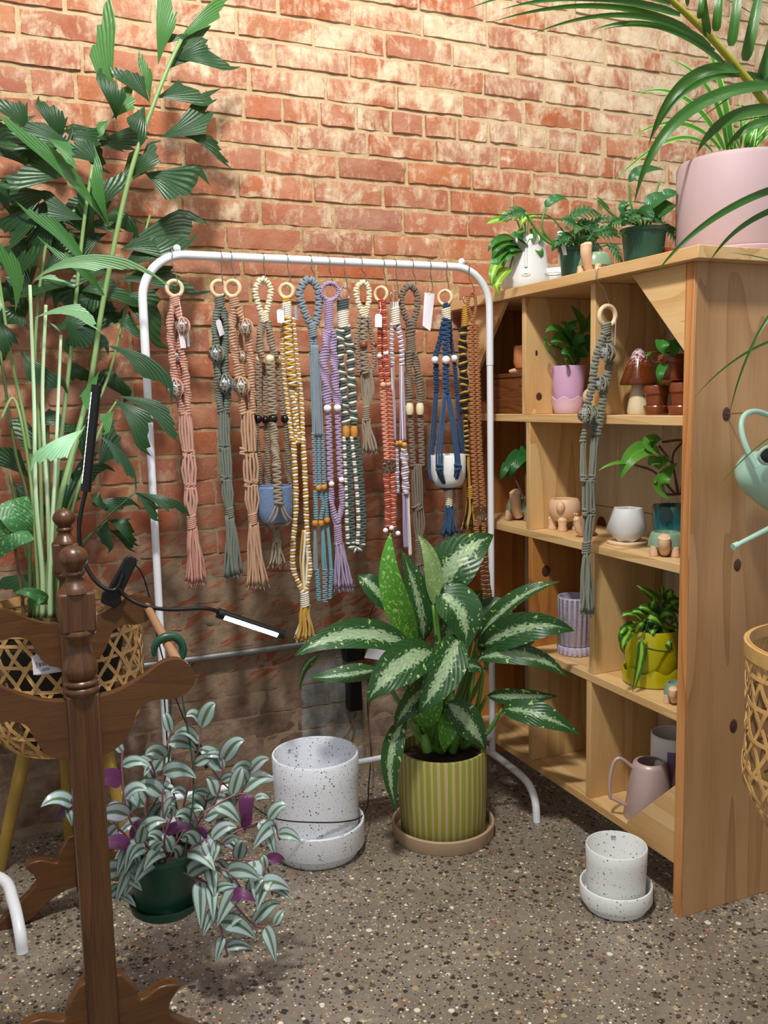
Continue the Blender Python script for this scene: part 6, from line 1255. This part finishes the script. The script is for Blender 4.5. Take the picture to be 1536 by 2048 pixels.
fr('leaflet', 'fish_dark', [((330, 142), (446, 66), 62, (0, -6), 0), ((345, 120), (462, 112), 52, (0, -8), -15), ((310, 195), (418, 178), 58, (0, 0), 0), ((318, 275), (455, 205), 56, (0, 8), -10), ((340, 265), (468, 328), 26, (10, -14), -30), ((262, 355), (338, 300), 44, (0, -4), 0), ((288, 345), (400, 408), 90, (0, -6), 0), ((232, 240), (230, 140), 48, (0, 0), 0), ((300, 205), (240, 120), 46, (0, 0), 0), ((290, 210), (258, 280), 44, (0, 0), 0), ((160, 300, .03), (0, 260, .05), 70, (0, -8), 0), ((150, 350, .03), (0, 330, .04), 80, (0, 0), 0), ((170, 440, .03), (66, 410, .04), 50, (0, 0), 0), ((185, 430, .04), (230, 330, .05), 60, (0, 0), 0), ((240, 500, .02), (412, 500, .05), 100, (0, -14), 0), ((238, 540, .03), (365, 455, .05), 60, (0, 0), 0), ((235, 560, .03), (410, 555, .06), 66, (0, -4), 0), ((230, 590, .04), (342, 655, .06), 90, (10, -8), 0), ((200, 560, .04), (150, 640, .05), 80, (0, 0), 0), ((215, 545, .05), (135, 530, .06), 70, (0, 0), 0), ((210, 690, -.07), (312, 808, -.1), 46, (26, -18), 0), ((232, 792, -.08), (372, 876, -.12), 38, (10, -16), 0), ((228, 798, -.08), (318, 890, -.11), 54, (6, -4), 0), ((235, 640, .02), (280, 650, .03), 50, (0, 0), 0), ((195, 870, -.08), (256, 985, -.1), 24, (14, -14), -10), ((270, 985, -.09), (362, 1042, -.12), 28, (12, -8), 0), ((270, 985, -.09), (330, 1025, -.1), 36, (0, 0), 0), ((176, 1010, 0), (268, 1032, 0), 34, (0, -10), 0), ((180, 990, 0), (210, 1000, 0), 30, (0, 0), 0), ((215, 1040, .02), (282, 1075, .02), 34, (0, -6), 0), ((215, 1040, .02), (200, 1098, .02), 34, (0, 0), 0), ((215, 1060, .03), (280, 1095, .03), 24, (0, -6), -20), ((130, 640, .0), (185, 720, .02), 60, (0, -6), 0), ((110, 660, .02), (200, 620, .03), 50, (0, 0), 0), ((60, 470, .05), (-10, 560, .06), 60, (0, 0), 0), ((80, 400, .05), (20, 490, .06), 60, (0, 0), 0), ((100, 420, .05), (80, 520, .06), 50, (0, 0), 0), ((40, 700, .02), (110, 800, .03), 50, (0, 0), 0), ((0, 640, .04), (30, 720, .04), 50, (0, 0), 0), ((20, 420, .04), (-30, 340, .04), 60, (0, 0), 0), ((200, 330, .03), (140, 270, .04), 60, (0, 0), 0), ((60, 330, .06), (120, 250, .06), 50, (0, 0), 0), ((120, 1150, .02), (95, 1080, .03), 40, (0, 0), 0), ((320, 90), (360, 60), 30, (0, 0), 0)])
DK = []
for (x0, x1, y0, y1, n_) in ((-20, 110, 230, 420, 7), (20, 230, 250, 360, 6), (60, 220, 400, 560, 8), (-20, 80, 460, 700, 6), (100, 230, 560, 760, 8), (30, 200, 760, 1000, 8), (200, 300, 330, 480, 3), (40, 130, 1000, 1150, 4)):
    for k in range(n_):
        bx_, by_ = rg.uniform(x0, x1), rg.uniform(y0, y1); an = rg.uniform(-math.pi, math.pi); ln = rg.uniform(80, 140); dz = rg.uniform(.04, .12)
        DK.append(((bx_, by_, dz), (bx_+ln*math.cos(an), by_+ln*.75*math.sin(an), dz+rg.uniform(-.01, .03)), rg.uniform(42, 66), (0, -8), rg.uniform(-30, 30)))
fr('leaflet', 'fish_dark', DK)
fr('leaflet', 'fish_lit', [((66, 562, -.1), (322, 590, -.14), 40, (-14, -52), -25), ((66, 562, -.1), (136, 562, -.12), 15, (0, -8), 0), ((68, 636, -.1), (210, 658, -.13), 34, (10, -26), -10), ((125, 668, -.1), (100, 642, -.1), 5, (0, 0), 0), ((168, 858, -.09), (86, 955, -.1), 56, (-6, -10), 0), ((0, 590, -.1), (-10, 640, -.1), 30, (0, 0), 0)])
rb = thing('begonia', 'plant with rounded speckled leaves tucked beside the palm in the left basket', 'plant', A(bcn[0]-.1, bcn[1]-.09, zsoil)); pb_ = Plant(rb, 2.09, (-.1, -1, .5)); b = MB(); st = MB()
for a, e, w_, bd in (((45, 1050), (-5, 1118), 95, (-8, -12)), ((20, 1000), (58, 1085), 70, (0, 0)), ((95, 1205), (28, 1186), 26, (0, -10)), ((60, 1215), (96, 1210), 26, (0, -14)), ((5, 1225), (30, 1250), 26, (0, 0))): pb_.L(b, a, e, w_, bd, .02, shape='heart', nseg=16, nv=7, wave=.02)
for a in ((22, 1040), (60, 1190)): pb_.stem(st, [(50, 1260), (45, 1200), a], 3)
b.build('foliage', MT['begonia'], rb, sharp=0); st.build('stems', MT['stemred'], rb, sharp=0)
# ------------------------------------------------------------------ two-armed clip grow lamp
LY = 2.0
kp = P(240, 1165, LY); gl = thing('grow_lamp', 'black clip-on grow lamp with two gooseneck light bars clipped to the quilt rack', 'lamp', kp)
L_ = lambda x, y, d=0: P(x, y, LY+d)
b = MB(); u = mpp(kp)
for d in (-.012, .012):
    a, e = L_(262, 1122, d), L_(228, 1188, d); ax = nrm(e-a); S = nrm(np.cross(ax, A(0, 1, 0)))
    pts = [a+S*13*u, a+S*8*u-ax*9*u, a-S*8*u-ax*9*u, a-S*13*u, e-S*15*u, e-S*21*u+ax*8*u, e+ax*26*u-S*15*u, e+ax*26*u+S*15*u, e+S*21*u+ax*8*u, e+S*15*u]; b.prism(pts, (0, .01, 0))
bevel(b.build('clamp', MT['black'], gl), .003, 3)
b = MB(); b.tube(spline([L_(246, 1148, -.016), L_(232, 1178, -.02), L_(208, 1176, -.02), L_(182, 1150, -.01), L_(164, 1110), L_(158, 1060, .0), L_(163, 1020, .0), L_(172, 980, .0)], 50), 4.2*u, 10); b.build('gooseneck', MT['black'], gl)
b = MB(); b.tube(spline([L_(236, 1176, -.018), L_(255, 1195, -.02), L_(290, 1212, -.03), L_(340, 1219, -.03), L_(410, 1217, -.02), L_(445, 1226, -.01)], 50), 4.2*u, 10); b.build('gooseneck', MT['black'], gl)
MT['led'] = NT('led_diffuser').m; _e = MT['led'].node_tree.nodes['Principled BSDF']; _e.inputs['Emission Color'].default_value = (.74, .70, 1, 1); _e.inputs['Emission Strength'].default_value = 48; _e.inputs['Base Color'].default_value = (.9, .9, .95, 1)
def lightbar(p0, p1, face, r):
    """tube housing with a lit strip on the side that faces along `face`"""
    ax = nrm(p1-p0); F = nrm(face-ax*np.dot(face, ax)); S = np.cross(ax, F)
    b = MB(); h_ = []
    for t_ in np.linspace(0, 1, 6):
        o_ = p0+(p1-p0)*t_; h_.append([o_+r*(math.cos(a)*F+math.sin(a)*S) for a in np.linspace(R(62), R(298), 16)])
    b.grid(np.array(h_)); 
    for e_, s_ in ((p0, -1), (p1, 1)): b.tube([e_-ax*s_*.001, e_+ax*s_*.016], r*1.12, 18)
    b.build('light_bar', MT['black'], gl)
    b = MB(); g = [[p0+(p1-p0)*t_+r*.96*(math.cos(a)*F+math.sin(a)*S) for a in np.linspace(R(-64), R(64), 12)] for t_ in np.linspace(0, 1, 4)]; b.grid(np.array(g)); b.build('led_strip', MT['led'], gl)
lightbar(L_(173, 968), L_(192, 785), A(-.72, .7, .05), 9.0*u)
lightbar(L_(448, 1230, -.01), L_(556, 1266, -.02), A(-.15, -.55, -.85), 9.5*u)
b = MB(); b.tube(spline([L_(266, 1124, .01), L_(285, 1150, .02), L_(300, 1200, .04), L_(312, 1262, .06), L_(335, 1350, .1), L_(365, 1430, .1), L_(392, 1488, .1)], 40), .0017, 7); b.build('power_cable', MT['cable'], gl)
# inline switch and the cable that runs over the big planter to the plug
b = MB(); a, e = P(388, 1484, 2.1), P(418, 1532, 2.1); ax = nrm(e-a); S = nrm(np.cross(ax, A(0, 1, 0))); b.prism([a-S*.011-A(0, .007, 0), e-S*.011-A(0, .007, 0), e+S*.011-A(0, .007, 0), a+S*.011-A(0, .007, 0)], (0, .014, 0)); bevel(b.build('inline_switch', MT['black'], gl), .002)
cb = MB(); cz = lambda x, y, Y_: P(x, y, Y_)
cb.tube(spline([cz(418, 1532, 2.1), cz(450, 1570, 2.05), cz(490, 1600, 1.97), cz(530, 1628, 1.935), cz(570, 1641, 1.928), cz(640, 1645, 1.926), cz(690, 1643, 1.945), cz(722, 1634, 2.0), cz(735, 1610, 2.08), cz(738, 1560, 2.2), cz(742, 1500, 2.35), cz(735, 1420, 2.42), cz(738, 1370, 2.42), cz(745, 1330, 2.43)], 90), .0017, 7)
cb.build('lamp_cord', MT['cable'], gl)
AD = []
for i, (x0, y0, x1, y1, lb) in enumerate(((692, 1283, 730, 1326, 'upper black power adapter on the wall behind the dumb cane'), (700, 1360, 724, 1425, 'lower black cord plug hanging on the wall behind the dumb cane'))):
    p0, p1 = P(x0, y1, 2.40), P(x1, y0, 2.40); t = thing('power_adapter', lb, 'power adapter', (p0+p1)/2+A(0, .02, 0)); AD.append(t)
    b = MB(); b.box((p0[0], 2.40, p0[2]), (p1[0], 2.438, p1[2])); o = b.build('adapter_body', MT['black'], t); bevel(o, .004, 3)
b = MB(); b.tube(spline([P(712, 1425, 2.42), P(700, 1460, 2.42), P(685, 1480, 2.42), P(665, 1530, 2.41)], 20), .0026, 7); b.build('cord', MT['stemred'], AD[1])
b = MB(); b.tube(spline([P(752, 1200, 2.43), P(738, 1240, 2.43), P(728, 1285, 2.42)], 12), .0014, 6); b.build('cord', MT['cable'], AD[0])
b = MB(); q = [P(730, 1316, 2.38), P(775, 1322, 2.38), P(778, 1303, 2.38), P(738, 1296, 2.38)]; b.prism(q, (0, .006, 0)); tag(b.build('paper_card', MT['paper'], None, q[0]), 'white card leaning by the power adapter behind the dumb cane', 'card')
# conduit along the wall
b = MB(); z_ = P(500, 1303, 2.425)[2]; b.tube([(.26, 2.425, z_), (1.05, 2.425, z_)], .0105, 14); cdt = tag(b.build('conduit_pipe', MT['galv'], None, (.6, 2.425, z_)), 'grey steel conduit pipe running level along the lower brick wall', 'pipe')
# ------------------------------------------------------------------ mint watering can hanging on the end panel
wy = 1.345; u = mpp(P(1510, 930, wy)); W = lambda x, y, d=0: P(x, y, wy+d)
wc = thing('watering_can', 'mint green long spouted watering can hanging on the end panel of the shelf', 'watering can', W(1500, 830))
c0_, c1_ = W(1492, 915), W(1600, 985); ax = nrm(c1_-c0_)
part_lathe(wc, 'body', [(0, 0), (18*u, 2*u), (32*u, 10*u), (42*u, 26*u), (50*u, 60*u), (54*u, 110*u), (52*u, 118*u), (0, 120*u)], W(1489, 928), 'mint', 40, 60, ax)
b = MB(); b.sphere(W(1541, 910, -.052), 1, 10, 20, 0, (26*u, 5*u, 15*u)); b.build('filler_opening', MT['darkinside'], wc)
b = MB(); b.torus(W(1541, 910, -.052), 28*u, 3.2*u, (.1, 1, .2), 30, 8, 0, 18*u); b.build('opening_rim', MT['mint'], wc)
b = MB(); b.tube(spline([W(1514, 936, -.05), W(1497, 905, -.035), W(1485, 872, -.02), W(1483, 845, -.01), W(1492, 828, -.004), W(1512, 823, .0), W(1540, 832, .0), W(1575, 850, -.02), W(1600, 900, -.04)], 50), 5.6*u, 12); b.build('handle', MT['mint'], wc)
b = MB(); b.tube([W(1590, 1030, -.03), W(1536, 1058, -.04), W(1474, 1090, -.05)], [6.5*u, 5.5*u, 4.8*u], 12); b.tube([W(1476, 1089, -.05), W(1466, 1094, -.05)], [6.4*u, 6.8*u], 14); b.build('spout', MT['mint'], wc)
b = MB(); np_ = W(1510, 829); b.tube([A(np_[0], YN-.0145, np_[2]+.001), A(np_[0], wy-.004, np_[2]+.004)], .0016, 8); tag(b.build('nail', MT['chrome'], None, A(np_[0], YN-.014, np_[2])), 'steel nail in the end panel carrying the mint watering can', 'nail')
# ------------------------------------------------------------------ right hand basket and the palm that grows in it
e0 = P(1489, 1276, 1.25); rc = A(e0[0]+.138, e0[1]-.134, 0); zt = e0[2]; zb2 = P(1540, 1668, 1.2)[2]
lg = [(A(rc[0]+.07*math.cos(a), rc[1]+.07*math.sin(a), zb2-.002), A(rc[0]+.085*math.cos(a), rc[1]+.085*math.sin(a), 0)) for a in (0, 2.1, 4.2)]
basket('bamboo lattice basket planter at the right edge before the shelf end', rc, zb2, zt, .19, lg, nstr=24)
pr_ = thing('areca_palm', 'areca palm arching in from the right with long narrow leaflets', 'palm', A(rc[0], rc[1], zt-.085))
pl = Plant(pr_, 1.15, (-.3, -1, .5)); b = MB(); tip = P(1330, -10, 1.15); m1 = P(1440, 95, 1.15); m2 = P(1540, 220, 1.15)
rpts = spline([A(rc[0], rc[1], zt-.085), A(rc[0]+.06, rc[1], 1.15), A(rc[0]+.02, rc[1], 1.55), P(1600, 330, 1.17), m2, m1, tip, P(1200, -110, 1.15), P(1000, -190, 1.15)], 90)
b.tube(rpts, list(np.linspace(.009, .0065, 45))+list(np.linspace(.0065, .002, 45)), 10); b.build('rachis', MT['rachis'], pr_, sharp=0)
b = MB()
for a, e, w_, bd, rl in (((1448, 128), (1182, 62), 15, (0, -42), 20), ((1420, 92), (1060, 70), 13, (20, -50), 30), ((1380, 60), (980, 45), 13, (20, -40), 30), ((1360, 30), (1000, 20), 16, (0, -28), 25), ((1340, 8), (930, 20), 14, (10, -40), 25), ((1430, 100), (1202, 60), 7, (0, -25), 40), ((1478, 140), (1296, 295), 26, (-20, -50), 10), ((1536, 178), (1300, 190), 0.1, (0, 0), 0), ((1545, 172), (1268, 410), 30, (-45, -55), 0), ((1560, 222), (1393, 308), 30, (-18, -26), 0),
                         ((1580, 245), (1450, 300), 24, (-10, -20), 0), ((1415, 72), (1400, -60), 16, (0, 0), 40), ((1400, 37), (1412, -60), 14, (0, 0), 50), ((1432, 62), (1448, -80), 18, (0, 0), 40), ((1462, 92), (1480, -90), 20, (4, 0), 30), ((1490, 122), (1530, -100), 22, (4, 0), 20), ((1522, 160), (1580, -60), 24, (4, 0), 10), ((1375, 12), (1372, -60), 9, (0, 0), 40), ((1540, 190), (1600, 60), 20, (0, 0), 0), ((1450, 0), (1560, 70), 10, (0, -6), 20), ((1580, 165), (1262, 182), 0.1, (0, 0), 0),
                         ((1550, 165), (1305, 275), 16, (-20, -58), 10), ((1600, 90), (1355, 268), 4, (-10, 10), 0), ((1620, 360), (1308, 552), 16, (-20, -30), 15), ((1620, 400), (1418, 526), 13, (-20, -20), 15), ((1640, 560), (1450, 505), 14, (0, -10), -40), ((1600, 560), (1455, 850), 7, (-20, -20), 0), ((1640, 660), (1385, 800), 6, (-10, -30), 20), ((1600, 840), (1440, 970), 3.5, (-6, -10), 0), ((1600, 225), (1400, 262), 3, (0, -6), 0)):
    if w_ < 1: continue
    d0 = rg.uniform(-.03, .03); b1 = MB(); pl.L(b1, a+(d0,), e+(d0+.03,), w_, bd, .02, shape='strap', roll=rl, fold=.3, nseg=18, nv=5); b1.build('leaflet', MT['palm'], pr_, sharp=0)
